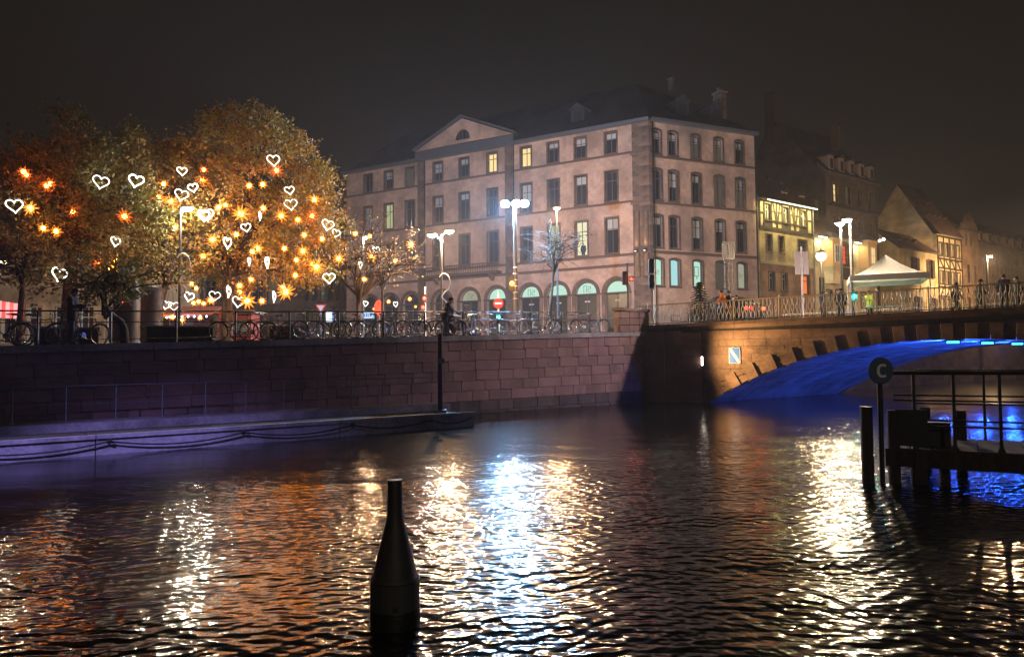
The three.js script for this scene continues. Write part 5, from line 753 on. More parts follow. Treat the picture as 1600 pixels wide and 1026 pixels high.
// ------------------------------------------------------------------ bicycles
const bikePaints = [[0.012, 0.012, 0.014], [0.03, 0.03, 0.035], [0.16, 0.16, 0.17], [0.05, 0.07, 0.06], [0.16, 0.02, 0.02], [0.02, 0.04, 0.09]].map((c) => M(...c, 0.35, { metalness: 0.2 }));
const wheelGeo = { tyre: new THREE.TorusGeometry(0.335, 0.02, 6, 28), rim: new THREE.TorusGeometry(0.312, 0.011, 5, 28), spokes: mg([...Array(14)].map((_, i) => { const a = i / 14 * 6.2832; return rod(V(Math.cos(a) * 0.02, Math.sin(a) * 0.02, 0.02 * (i % 2 ? 1 : -1)), V(Math.cos(a) * 0.31, Math.sin(a) * 0.31, 0), 0.0028, 0.0028, 3); })), hub: G(cyl(0.022, 0.022, 0.1, 0, 0, 0, 8), 0, 0, 0, 0, Math.PI / 2) };
const bikeGeo = (() => { const r = 0.016, A = V(-0.52, 0.335, 0), Bb = V(-0.06, 0.3, 0), S = V(-0.22, 0.82, 0), Hd = V(0.34, 0.84, 0), Hb = V(0.4, 0.66, 0), Fx = V(0.54, 0.335, 0); return {
  frame: mg([rod(Bb, S, r), rod(S.clone().lerp(Bb, 0.12), Hd.clone().lerp(Hb, 0.15), r), rod(Bb, Hb, r * 1.15), rod(Hd, Hb, 0.02), rod(A.clone().setZ(0.05), Bb, 0.01), rod(A.clone().setZ(-0.05), Bb, 0.01), rod(A.clone().setZ(0.05), S.clone().lerp(Bb, 0.1), 0.009), rod(A.clone().setZ(-0.05), S.clone().lerp(Bb, 0.1), 0.009)]),
  step: mg([rod(Bb, S, r), rod(Bb.clone().lerp(S, 0.45), Hd.clone().lerp(Hb, 0.8), r), rod(Bb, Hb, r * 1.15), rod(Hd, Hb, 0.02), rod(A.clone().setZ(0.05), Bb, 0.01), rod(A.clone().setZ(-0.05), Bb, 0.01), rod(A.clone().setZ(0.05), S.clone().lerp(Bb, 0.1), 0.009), rod(A.clone().setZ(-0.05), S.clone().lerp(Bb, 0.1), 0.009)]),
  fork: mg([tube([Hb.clone().add(V(0, 0, 0.045)), V(0.47, 0.5, 0.05), Fx.clone().setZ(0.05)], 0.011, 8, 5), tube([Hb.clone().add(V(0, 0, -0.045)), V(0.47, 0.5, -0.05), Fx.clone().setZ(-0.05)], 0.011, 8, 5), box(0.04, 0.03, 0.1, 0.405, 0.655, 0)]),
  bars: mg([rod(Hd, V(0.31, 0.98, 0), 0.013), tube([V(0.2, 1.02, -0.3), V(0.3, 1.03, -0.2), V(0.33, 0.99, 0), V(0.3, 1.03, 0.2), V(0.2, 1.02, 0.3)], 0.012, 14, 5)]), grips: mg([rod(V(0.2, 1.02, -0.3), V(0.26, 1.027, -0.24), 0.018), rod(V(0.2, 1.02, 0.3), V(0.26, 1.027, 0.24), 0.018)]),
  saddle: mg([G(new THREE.SphereGeometry(0.12, 12, 8).scale(1.1, 0.32, 0.75), -0.28, 0.95, 0), G(new THREE.SphereGeometry(0.06, 10, 6).scale(1.6, 0.4, 0.6), -0.14, 0.95, 0)]), post: rod(S, V(-0.25, 0.94, 0), 0.012), crank: mg([G(new THREE.CylinderGeometry(0.09, 0.09, 0.008, 20), -0.06, 0.3, 0.05, 0, Math.PI / 2), rod(V(-0.06, 0.3, 0.07), V(0.05, 0.17, 0.07), 0.01), rod(V(-0.06, 0.3, -0.07), V(-0.17, 0.43, -0.07), 0.01)]), pedals: mg([box(0.09, 0.02, 0.08, 0.05, 0.17, 0.12), box(0.09, 0.02, 0.08, -0.17, 0.43, -0.12)]),
  guards: mg([0.54, -0.52].map((x) => G(new THREE.TorusGeometry(0.37, 0.014, 4, 16, 2.4), x, 0.335, 0, 0, 0, x > 0 ? 0.5 : 0.4).scale(1, 1, 1.6))), rack: mg([box(0.36, 0.012, 0.12, -0.58, 0.74, 0), rod(V(-0.52, 0.335, 0.06), V(-0.62, 0.74, 0.06), 0.006), rod(V(-0.52, 0.335, -0.06), V(-0.62, 0.74, -0.06), 0.006)]), basket: mg([...[0, 0.1, 0.2].map((y) => G(new THREE.TorusGeometry(0.19 + y * 0.15, 0.006, 4, 16).rotateX(Math.PI / 2), 0.52, 0.82 + y, 0)), ...[...Array(12)].map((_, i) => { const a = i / 12 * 6.283; return rod(V(0.52 + Math.cos(a) * 0.19, 0.82, Math.sin(a) * 0.19), V(0.52 + Math.cos(a) * 0.22, 1.02, Math.sin(a) * 0.22), 0.005, 0.005, 3); })]),
}; })();
function bicycle(p, turn, i, label, { basket, step, lean = 0 } = {}) {
  const paint = bikePaints[i % bikePaints.length], o = thing('bicycle', label, 'bicycle', p, turn, 'bicycles parked along the quay railing'); o.rotation.set(lean, turn, 0, 'YXZ');
  for (const [x, n] of [[0.54, 'front_wheel'], [-0.52, 'rear_wheel']]) { const w = new THREE.Group(); w.name = n; w.position.set(x, 0.355, 0); o.add(w); part('tyre', wheelGeo.tyre, MAT.rubber, w); part('rim', wheelGeo.rim, MAT.chrome, w); part('spokes', wheelGeo.spokes, MAT.chrome, w); part('hub', wheelGeo.hub, MAT.chrome, w); }
  const lift = new THREE.Vector3(0, 0.02, 0); const add = (n, g, m) => { part(n, g, m, o).position.copy(lift); };
  add('frame', step ? bikeGeo.step : bikeGeo.frame, paint); add('fork', bikeGeo.fork, paint); add('handlebar', bikeGeo.bars, MAT.chrome); add('grip', bikeGeo.grips, MAT.rubber); add('saddle', bikeGeo.saddle, MAT.black); add('seat_post', bikeGeo.post, MAT.chrome); add('crankset', bikeGeo.crank, MAT.chrome); add('pedal', bikeGeo.pedals, MAT.rubber); add('mudguard', bikeGeo.guards, i % 3 ? paint : MAT.chrome); add('rack', bikeGeo.rack, MAT.iron); if (basket) add('basket', bikeGeo.basket, MAT.iron);
  return o;
}
{
  const r = rng(66), names = ['black', 'charcoal', 'silver', 'dark green', 'red', 'dark blue']; let k = 0;
  const ss = [0.1, 1.0, 7.0, 7.8, 8.6, 9.9, 10.6, 11.5, 12.3, 13.2, 13.9, 14.6, 15.4, 16.2, 16.9, 17.6, 18.4, 19.9, 20.9, 21.9, 22.9, 23.7, 24.6, 25.3];
  for (const s of ss) { const d = 0.75 + r() * 0.5, i = k++, turn = quayTurn + (r() < 0.5 ? Math.PI : 0) + (r() - 0.5) * 1.1, bk = i % 4 === 1, st = i % 3 === 2; bicycle(W(s, d, quayY(s) + 0.0), turn, i, `${names[i % 6]} ${st ? 'step-through ' : ''}bicycle ${bk ? 'with a wire basket ' : ''}parked by the quay railing`, { basket: bk, step: st, lean: (r() - 0.5) * 0.16 }); }
}
// ------------------------------------------------------------------ people
const humanCache = new Map();
function field(bones, res, k = 0.035) {
  const lo = V(9, 9, 9), hi = V(-9, -9, -9); for (const [a, b, r0, r1] of bones) for (const [p, r] of [[a, r0], [b, r1]]) { lo.min(V(p[0] - r, p[1] - r, p[2] - r)); hi.max(V(p[0] + r, p[1] + r, p[2] + r)); }
  const c = lo.clone().add(hi).multiplyScalar(0.5), half = Math.max(hi.x - lo.x, hi.y - lo.y, hi.z - lo.z) / 2 * 1.12 + 0.03;
  const mc = new MarchingCubes(res, new THREE.MeshStandardMaterial(), false, false, 60000); mc.isolation = 0; const hs = res / 2;
  for (let z = 0; z < res; z++) for (let y = 0; y < res; y++) for (let x = 0; x < res; x++) {
    const px = c.x + (x - hs) / hs * half, py = c.y + (y - hs) / hs * half, pz = c.z + (z - hs) / hs * half; let d = 1e3;
    for (const [a, b, r0, r1] of bones) { const bx = b[0] - a[0], by = b[1] - a[1], bz = b[2] - a[2], qx = px - a[0], qy = py - a[1], qz = pz - a[2], l = bx * bx + by * by + bz * bz || 1e-9, t = Math.min(1, Math.max(0, (qx * bx + qy * by + qz * bz) / l)), e = Math.hypot(qx - bx * t, qy - by * t, qz - bz * t) - (r0 + (r1 - r0) * t); if (d > 900) d = e; else { const h = Math.max(k - Math.abs(d - e), 0) / k; d = Math.min(d, e) - h * h * k * 0.25; } }
    mc.field[x + y * res + z * res * res] = -d;
  }
  mc.update(); const n = mc.count, g = new THREE.BufferGeometry(); g.setAttribute('position', new THREE.BufferAttribute(mc.positionArray.slice(0, n * 3), 3)); g.setAttribute('normal', new THREE.BufferAttribute(mc.normalArray.slice(0, n * 3), 3));
  g.scale(half, half, half).translate(c.x, c.y, c.z); return g;
}
function handGeo(w, dir, side) { // palm, four fingers of different length and a thumb from the side of the palm, slightly curled
  const d = V(...dir).normalize(), s = V(0, 0, 1).cross(d).length() > 0.2 ? V(0, 0, 1).cross(d).normalize() : V(1, 0, 0), n = d.clone().cross(s), l = [], p = V(...w), P = (a, b, c) => p.clone().addScaledVector(d, a).addScaledVector(s, b).addScaledVector(n, c);
  l.push(G(new THREE.SphereGeometry(0.045, 8, 6).scale(0.85, 1.05, 0.55)).applyQuaternion(new THREE.Quaternion().setFromUnitVectors(V(0, 1, 0), d)).translate(...P(0.05, 0, 0).toArray()));
  [[-0.03, 0.062], [-0.01, 0.075], [0.01, 0.07], [0.03, 0.055]].forEach(([b, L]) => { l.push(rod(P(0.08, b, 0), P(0.08 + L * 0.55, b, 0.008), 0.0095, 0.009, 5), rod(P(0.08 + L * 0.55, b, 0.008), P(0.08 + L, b, 0.03), 0.009, 0.007, 5)); });
  l.push(rod(P(0.03, 0.035 * side, 0), P(0.06, 0.062 * side, 0.01), 0.011, 0.01, 5), rod(P(0.06, 0.062 * side, 0.01), P(0.095, 0.06 * side, 0.02), 0.01, 0.008, 5)); return mg(l);
}
const POSES = {
  stand: { hip: [0, 0.93, 0], chest: [0, 1.3, 0], neck: [0, 1.46, 0.01], head: [0, 1.62, 0.02], sh: [[-0.18, 1.4, 0], [0.18, 1.4, 0]], el: [[-0.25, 1.13, -0.02], [0.25, 1.13, -0.02]], wr: [[-0.25, 0.88, 0.06], [0.25, 0.88, 0.06]], kn: [[-0.1, 0.5, 0.02], [0.1, 0.5, 0.02]], an: [[-0.11, 0.08, -0.02], [0.11, 0.08, -0.02]] },
  phone: { hip: [0, 0.93, 0], chest: [0, 1.3, 0.01], neck: [0, 1.45, 0.03], head: [0, 1.6, 0.07], sh: [[-0.18, 1.39, 0], [0.18, 1.39, 0]], el: [[-0.24, 1.13, 0.08], [0.24, 1.12, 0.1]], wr: [[-0.12, 1.22, 0.32], [0.12, 1.24, 0.32]], kn: [[-0.1, 0.5, 0.03], [0.1, 0.5, 0.0]], an: [[-0.11, 0.08, 0], [0.12, 0.08, -0.04]] },
  lean: { hip: [0, 0.92, -0.06], chest: [0, 1.26, 0.08], neck: [0, 1.41, 0.14], head: [0, 1.55, 0.2], sh: [[-0.18, 1.35, 0.1], [0.18, 1.35, 0.1]], el: [[-0.24, 1.12, 0.24], [0.24, 1.12, 0.24]], wr: [[-0.2, 1.02, 0.46], [0.2, 1.02, 0.46]], kn: [[-0.1, 0.5, 0.02], [0.1, 0.5, -0.04]], an: [[-0.11, 0.08, 0.0], [0.11, 0.08, -0.16]] },
  walk: { hip: [0, 0.92, 0], chest: [0, 1.29, 0.03], neck: [0, 1.45, 0.05], head: [0, 1.61, 0.07], sh: [[-0.18, 1.39, 0.03], [0.18, 1.39, 0.03]], el: [[-0.24, 1.13, 0.1], [0.24, 1.13, -0.1]], wr: [[-0.23, 0.92, 0.26], [0.23, 0.9, -0.1]], kn: [[-0.1, 0.5, -0.04], [0.1, 0.52, 0.16]], an: [[-0.1, 0.12, -0.32], [0.1, 0.08, 0.22]] },
  ride: { hip: [0, 1.0, -0.28], chest: [0, 1.33, -0.12], neck: [0, 1.48, -0.06], head: [0, 1.63, -0.01], sh: [[-0.18, 1.42, -0.09], [0.18, 1.42, -0.09]], el: [[-0.25, 1.2, 0.08], [0.25, 1.2, 0.08]], wr: [[-0.25, 1.08, 0.2], [0.25, 1.08, 0.2]], kn: [[-0.11, 0.72, 0.1], [0.11, 0.6, 0.08]], an: [[-0.11, 0.48, -0.12], [0.11, 0.24, 0.04]] },
};
function humanGeos(pose) {
  if (humanCache.has(pose)) return humanCache.get(pose); const P = POSES[pose], b = [], coat = [], tr = [], shoes = [], add = (p, d) => [p[0] + d[0], p[1] + d[1], p[2] + d[2]], mix = (p, q, t) => [lerp(p[0], q[0], t), lerp(p[1], q[1], t), lerp(p[2], q[2], t)];
  b.push([P.hip, P.chest, 0.1, 0.12], [P.chest, P.neck, 0.1, 0.055], [P.neck, P.head, 0.05, 0.06]); coat.push([add(P.hip, [-0.06, -0.12, 0]), add(P.chest, [-0.06, 0, 0]), 0.14, 0.135], [add(P.hip, [0.06, -0.12, 0]), add(P.chest, [0.06, 0, 0]), 0.14, 0.135], [P.sh[0], P.sh[1], 0.085, 0.085], [P.chest, P.neck, 0.12, 0.07]);
  for (const i of [0, 1]) { b.push([P.sh[i], P.el[i], 0.045, 0.036], [P.el[i], P.wr[i], 0.034, 0.026], [add(P.hip, [i ? 0.08 : -0.08, 0, 0]), P.kn[i], 0.07, 0.05], [P.kn[i], P.an[i], 0.048, 0.035]); coat.push([P.sh[i], P.el[i], 0.072, 0.06], [P.el[i], mix(P.el[i], P.wr[i], 0.92), 0.058, 0.045]); tr.push([add(P.hip, [i ? 0.085 : -0.085, -0.02, 0]), P.kn[i], 0.1, 0.075], [P.kn[i], mix(P.kn[i], P.an[i], 0.95), 0.072, 0.062]); }
  tr.push([add(P.hip, [-0.07, 0.0, 0]), add(P.hip, [0.07, 0, 0]), 0.11, 0.11]);
  const hd = P.head, head = mg([G(new THREE.SphereGeometry(0.1, 16, 12).scale(0.82, 1.15, 0.95), ...hd), G(new THREE.ConeGeometry(0.016, 0.045, 6), hd[0], hd[1] - 0.015, hd[2] + 0.1, 0, 0.5), ball(0.018, hd[0] + 0.082, hd[1] - 0.01, hd[2], 6, 5), ball(0.018, hd[0] - 0.082, hd[1] - 0.01, hd[2], 6, 5)]);
  const hands = [0, 1].map((i) => handGeo(P.wr[i], [P.wr[i][0] - P.el[i][0], P.wr[i][1] - P.el[i][1], P.wr[i][2] - P.el[i][2]], i ? -1 : 1));
  const out = { body: mg([field(b, 64), head, ...hands]), coat: field(coat, 56, 0.06), trousers: field(tr, 56, 0.04), shoes: mg([0, 1].map((i) => G(new THREE.SphereGeometry(0.07, 10, 8).scale(0.62, 0.75, 1.75), P.an[i][0], P.an[i][1] - 0.03, P.an[i][2] + 0.06))), eyes: mg([-1, 1].map((s) => ball(0.011, hd[0] + s * 0.032, hd[1] + 0.012, hd[2] + 0.09, 6, 4))), hair: G(new THREE.SphereGeometry(0.108, 14, 9, 0, 6.2832, 0, 1.75).scale(0.86, 1.14, 1.0), hd[0], hd[1] + 0.008, hd[2] - 0.014, 0, -0.35), cap: mg([G(new THREE.SphereGeometry(0.112, 14, 8, 0, 6.2832, 0, 1.45).scale(0.88, 1.05, 1.0), hd[0], hd[1] + 0.025, hd[2] - 0.005), G(new THREE.CylinderGeometry(0.085, 0.085, 0.012, 14).scale(1, 1, 0.9), hd[0], hd[1] + 0.045, hd[2] + 0.075)]), mouth: box(0.04, 0.008, 0.008, hd[0], hd[1] - 0.055, hd[2] + 0.083) };
  humanCache.set(pose, out); return out;
}
const cloth = {}; const cl = (c) => (cloth[c] ??= M(...c.split(',').map(Number), 0.9));
function person(p, turn, pose, label, { coat = '0.02,0.022,0.03', trousers = '0.018,0.02,0.03', hat = false, hair = '0.03,0.018,0.01', scale = 1 } = {}) {
  const o = thing('person', label, 'person', p, turn), g = humanGeos(pose); o.scale.setScalar(scale); part('body', g.body, MAT.skin, o); part('coat', g.coat, cl(coat), o); part('trousers', g.trousers, cl(trousers), o); part('shoes', g.shoes, MAT.black, o); part('eyes', g.eyes, MAT.black, o); part('mouth', g.mouth, cl('0.25,0.08,0.06'), o); part('hair', g.hair, cl(hair), o); if (hat) part('cap', g.cap, cl('0.015,0.015,0.02'), o); return o;
}
{
  const sAt = (px) => { const q = (px - 800) / F; return (21.3 * q + 14.8) / (0.773 - 0.635 * q); };
  const s1 = sAt(713), p1 = W(s1, 0.75, quayY(s1)); person(p1, Math.PI / 2 - 0.1, 'lean', 'man in a dark blue jacket and cap leaning over a scooter on the quay', { coat: '0.025,0.035,0.06', trousers: '0.03,0.045,0.08', hat: true, scale: 1.02 });
  const s2 = sAt(118), p2 = W(s2, 0.7, quayY(s2)); person(p2, Math.PI / 2 + 0.1, 'phone', 'person in a long black coat and cap by the small bushy tree', { coat: '0.012,0.012,0.014', hat: true, scale: 1.02 }); bicycle(W(s2 + 0.35, 0.95, quayY(s2)), quayTurn + 0.5, 0, 'black bicycle held by the person in the long black coat', { lean: 0.1 });
  // scooter beside the man
  const s3 = s1 + 0.95, o = thing('motor_scooter', 'dark motor scooter with a windscreen and top box beside the man', 'scooter', W(s3, 0.95, quayY(s3)), quayTurn + 0.1); const paint = M(0.03, 0.035, 0.045, 0.3);
  for (const x of [-0.58, 0.62]) { const w = new THREE.Group(); w.name = 'wheel'; w.position.set(x, 0.24, 0); o.add(w); part('tyre', new THREE.TorusGeometry(0.19, 0.05, 8, 22), MAT.rubber, w); part('rim', G(new THREE.CylinderGeometry(0.15, 0.15, 0.05, 16), 0, 0, 0, 0, Math.PI / 2), MAT.chrome, w); }
  const body = new THREE.Shape(); body.moveTo(-0.85, 0.55); body.quadraticCurveTo(-0.9, 0.78, -0.55, 0.8); body.lineTo(-0.05, 0.76); body.quadraticCurveTo(0.05, 0.5, 0.1, 0.36); body.lineTo(0.4, 0.36); body.lineTo(0.5, 0.95); body.lineTo(0.6, 0.98); body.lineTo(0.72, 0.45); body.lineTo(0.5, 0.24); body.lineTo(-0.3, 0.24); body.quadraticCurveTo(-0.6, 0.35, -0.85, 0.55); part('bodywork', extr(body, 0.3, 0.03).translate(0, 0, -0.15), paint, o);
  part('seat', G(new THREE.SphereGeometry(0.2, 12, 8).scale(2.0, 0.4, 0.8), -0.4, 0.84, 0), MAT.black, o); part('windscreen', prism([V(0.5, 1.0, -0.22), V(0.5, 1.0, 0.22), V(0.3, 1.42, 0.16), V(0.3, 1.42, -0.16)], V(0.015, 0.005, 0)), M(0.2, 0.22, 0.24, 0.1), o); part('handlebar', tube([V(0.4, 1.1, -0.34), V(0.5, 1.06, -0.1), V(0.5, 1.06, 0.1), V(0.4, 1.1, 0.34)], 0.018, 10, 6), MAT.iron, o); part('top_box', G(new THREE.BoxGeometry(0.38, 0.32, 0.42), -0.86, 1.0, 0), MAT.black, o); part('headlight', ball(0.08, 0.68, 0.85, 0, 10, 8), MAT.chrome, o); part('tail_light', box(0.03, 0.06, 0.12, -0.93, 0.72, 0), glow(1, 0.05, 0.02, 1.5), o);
  // on the bridge
  const br = (px, w) => onBridge(px, w);
  person(br(1128, 1.3).add(V(0, 0.02, 0)), bridgeTurn - Math.PI / 2, 'ride', 'cyclist in a bright orange jacket riding over the bridge', { coat: '0.75,0.22,0.02', trousers: '0.02,0.02,0.025' }); const cb = bicycle(br(1128, 1.3), bridgeTurn + Math.PI, 3, 'bicycle ridden by the cyclist in the orange jacket'); cb.userData.group = 'bicycle on the bridge';
  person(br(1142, 1.5), bridgeTurn - Math.PI / 2, 'walk', 'pedestrian in dark clothes right behind the orange cyclist', { coat: '0.03,0.02,0.02' });
  person(br(1154, 1.2), bridgeTurn - Math.PI / 2, 'walk', 'shorter pedestrian in black following the orange cyclist', { coat: '0.012,0.012,0.012', scale: 0.84 });
  person(br(1288, 5.4), bridgeTurn + 2.2, 'stand', 'person in a dark cap below the globe lantern', { hat: true });
  person(br(1316, 5.2), bridgeTurn + 3.0, 'stand', 'person in a long black coat seen from behind beside the lamp', { coat: '0.01,0.012,0.012', trousers: '0.01,0.012,0.012', hat: true, scale: 1.06 });
  person(br(1361, 6.9), bridgeTurn - 0.6, 'phone', 'person in a yellow jacket under the white tent', { coat: '0.6,0.5,0.05' });
  person(br(1496, 5), bridgeTurn + 1.6, 'walk', 'person in black walking before the half-timbered house with the tall roof', { coat: '0.012,0.012,0.012' });
  person(br(1534, 5), bridgeTurn + 1.6, 'walk', 'person in black beneath the flat-topped lamp', { coat: '0.012,0.012,0.014', scale: 1.05 });
  person(br(1572, 2.4), bridgeTurn + 2.8, 'stand', 'person in dark clothes standing close to the bridge railing', { coat: '0.015,0.014,0.014' });
  person(br(1594, 4), bridgeTurn - 1.5, 'walk', 'person in dark clothes at the far end of the bridge railing', { coat: '0.02,0.017,0.015' });
  // clerk inside the lit first-floor window
  const L = globalThis.__L; person(FP(L, -7.0, 12.2, -0.14 - 0.05), L.turn, 'stand', 'dark figure in the lit window of the pink building', { coat: '0.02,0.05,0.06', scale: 0.98 }).scale.set(0.98, 0.98, 0.3);
}
// ------------------------------------------------------------------ car on the bridge
{
  const p = onBridge(1134, 3.2), o = thing('parked_car', 'dark car with a glowing red tail light behind the bridge railing', 'car', p, bridgeTurn + Math.PI - 0.7), paint = M(0.012, 0.013, 0.016, 0.25);
  const S = new THREE.Shape(); S.moveTo(-2.05, 0.35); S.lineTo(-2.1, 0.85); S.quadraticCurveTo(-1.9, 0.98, -1.6, 1.0); S.quadraticCurveTo(-1.2, 1.42, -0.5, 1.45); S.quadraticCurveTo(0.3, 1.46, 0.9, 1.02); S.quadraticCurveTo(1.9, 0.92, 2.05, 0.7); S.lineTo(2.05, 0.35); S.closePath();
  part('body', extr(S, 1.5, 0.1).translate(0, 0, -0.75), paint, o); const wS = new THREE.Shape(); wS.moveTo(-1.4, 1.0); wS.quadraticCurveTo(-1.05, 1.34, -0.5, 1.37); wS.quadraticCurveTo(0.2, 1.38, 0.7, 1.02); wS.closePath(); part('window', extr(wS, 1.72).translate(0, 0, -0.86), MAT.glass, o);
  for (const x of [-1.3, 1.3]) for (const z of [-0.78, 0.78]) { const w = new THREE.Group(); w.name = 'wheel'; w.position.set(x, 0.32, z); o.add(w); part('tyre', G(new THREE.TorusGeometry(0.25, 0.08, 8, 20)), MAT.rubber, w); part('rim', G(new THREE.CylinderGeometry(0.2, 0.2, 0.1, 16), 0, 0, 0, 0, Math.PI / 2), MAT.chrome, w); }
  for (const z of [-0.62, 0.62]) { part('tail_light', G(new THREE.SphereGeometry(0.14, 12, 8).scale(0.6, 0.8, 1.1), -2.16, 0.78, z), glow(1, 0.05, 0.02, z > 0 ? 7 : 5), o); part('headlight', box(0.08, 0.14, 0.3, 2.1, 0.72, z), MAT.chrome, o); }
  const t = o.localToWorld(V(-2.45, 0.78, 0.62)); o.updateMatrixWorld(); t.copy(V(-2.45, 0.78, 0).applyMatrix4(o.matrixWorld)); point(t, 0xff2010, 1.6, 0.1);
}
// ------------------------------------------------------------------ white tent on the bridge
{
  const c = onBridge(1388, 5.6), o = thing('white_tent', 'white pop-up pavilion tent with a peaked roof on the bridge', 'tent', c, bridgeTurn), h = 2.25, w = 1.85, pk = 3.5;
  const pts = [], idx = [], n = 10; for (let k = 0; k < 4; k++) for (let i = 0; i <= n; i++) for (let j = 0; j <= n; j++) { const u = i / n, v = j / n, a = V(k < 2 ? w : -w, 0, (k === 0 || k === 3) ? w : -w), corners = [V(-w, 0, w), V(w, 0, w), V(w, 0, -w), V(-w, 0, -w)], p0 = corners[k], p1 = corners[(k + 1) % 4], e = p0.clone().lerp(p1, u), q = e.multiplyScalar(1 - v); q.y = lerp(h, pk, Math.pow(v, 1.5)) - 0.1 * Math.sin(u * Math.PI) * Math.sin(v * Math.PI); pts.push(q.x, q.y, q.z); if (i < n && j < n) { const b = (k * (n + 1) + i) * (n + 1) + j; idx.push(b, b + n + 1, b + 1, b + 1, b + n + 1, b + n + 2); } }
  const g = new THREE.BufferGeometry(); g.setAttribute('position', new THREE.Float32BufferAttribute(pts, 3)); g.setIndex(idx); g.computeVertexNormals(); const fab = new THREE.MeshPhysicalMaterial({ color: rgb(0.55, 0.54, 0.52), roughness: 0.95, transmission: 0.25, thickness: 0, side: THREE.DoubleSide });
  part('roof_canvas', g, fab, o); for (const [x, z, r] of [[0, w, 0], [0, -w, 0], [w, 0, Math.PI / 2], [-w, 0, Math.PI / 2]]) part('valance', box(w * 2, 0.3, 0.015, x, h - 0.12, z, r), fab, o); for (const x of [-w, w]) for (const z of [-w, w]) part('pole', cyl(0.03, 0.03, h, x * 0.99, h / 2, z * 0.99, 8), MAT.whiteMetal, o);
  part('pole_brace', mg([[-w, w], [w, w], [w, -w], [-w, -w]].map(([x, z], i, a) => rod(V(x * 0.98, h - 0.25, z * 0.98), V(a[(i + 1) % 4][0] * 0.98, h - 0.25, a[(i + 1) % 4][1] * 0.98), 0.018))), MAT.whiteMetal, o);
  const tb = onBridge(1382, 6.2), t = thing('folding_table', 'folding table under the white tent', 'table', tb, bridgeTurn); part('table_top', box(1.8, 0.04, 0.7, 0, 0.74, 0), MAT.whiteMetal, t); for (const x of [-0.8, 0.8]) for (const z of [-0.28, 0.28]) part('leg', cyl(0.015, 0.015, 0.74, x, 0.37, z, 6), MAT.iron, t);
}
// ------------------------------------------------------------------ traffic signals, sign posts, columns, kiosk, banners
function signal(name, label, base, topY, heads, m = MAT.whiteMetal) { const o = thing(name, label, 'traffic light', base); part('pole', cyl(0.05, 0.06, topY - base.y, 0, (topY - base.y) / 2, 0, 10), m, o); for (const [dx, y, h, lampC, k] of heads) { part('signal_housing', box(0.24, h, 0.22, dx, y - base.y, 0.02), MAT.black, o); part('visor', mg([box(0.26, 0.02, 0.2, dx, y - base.y + h / 2 + 0.01, 0.2), box(0.02, 0.12, 0.18, dx - 0.12, y - base.y + h / 2 - 0.06, 0.2), box(0.02, 0.12, 0.18, dx + 0.12, y - base.y + h / 2 - 0.06, 0.2)]), MAT.black, o); if (lampC) { part('signal_lamp', G(new THREE.SphereGeometry(0.1, 12, 8).scale(1, 1, 0.4), dx, y - base.y, 0.15), glow(...lampC, k), o); point(base.clone().add(V(dx, y - base.y, 0.42)), rgb(...lampC), k * 0.5, 0.09); } } return o; }
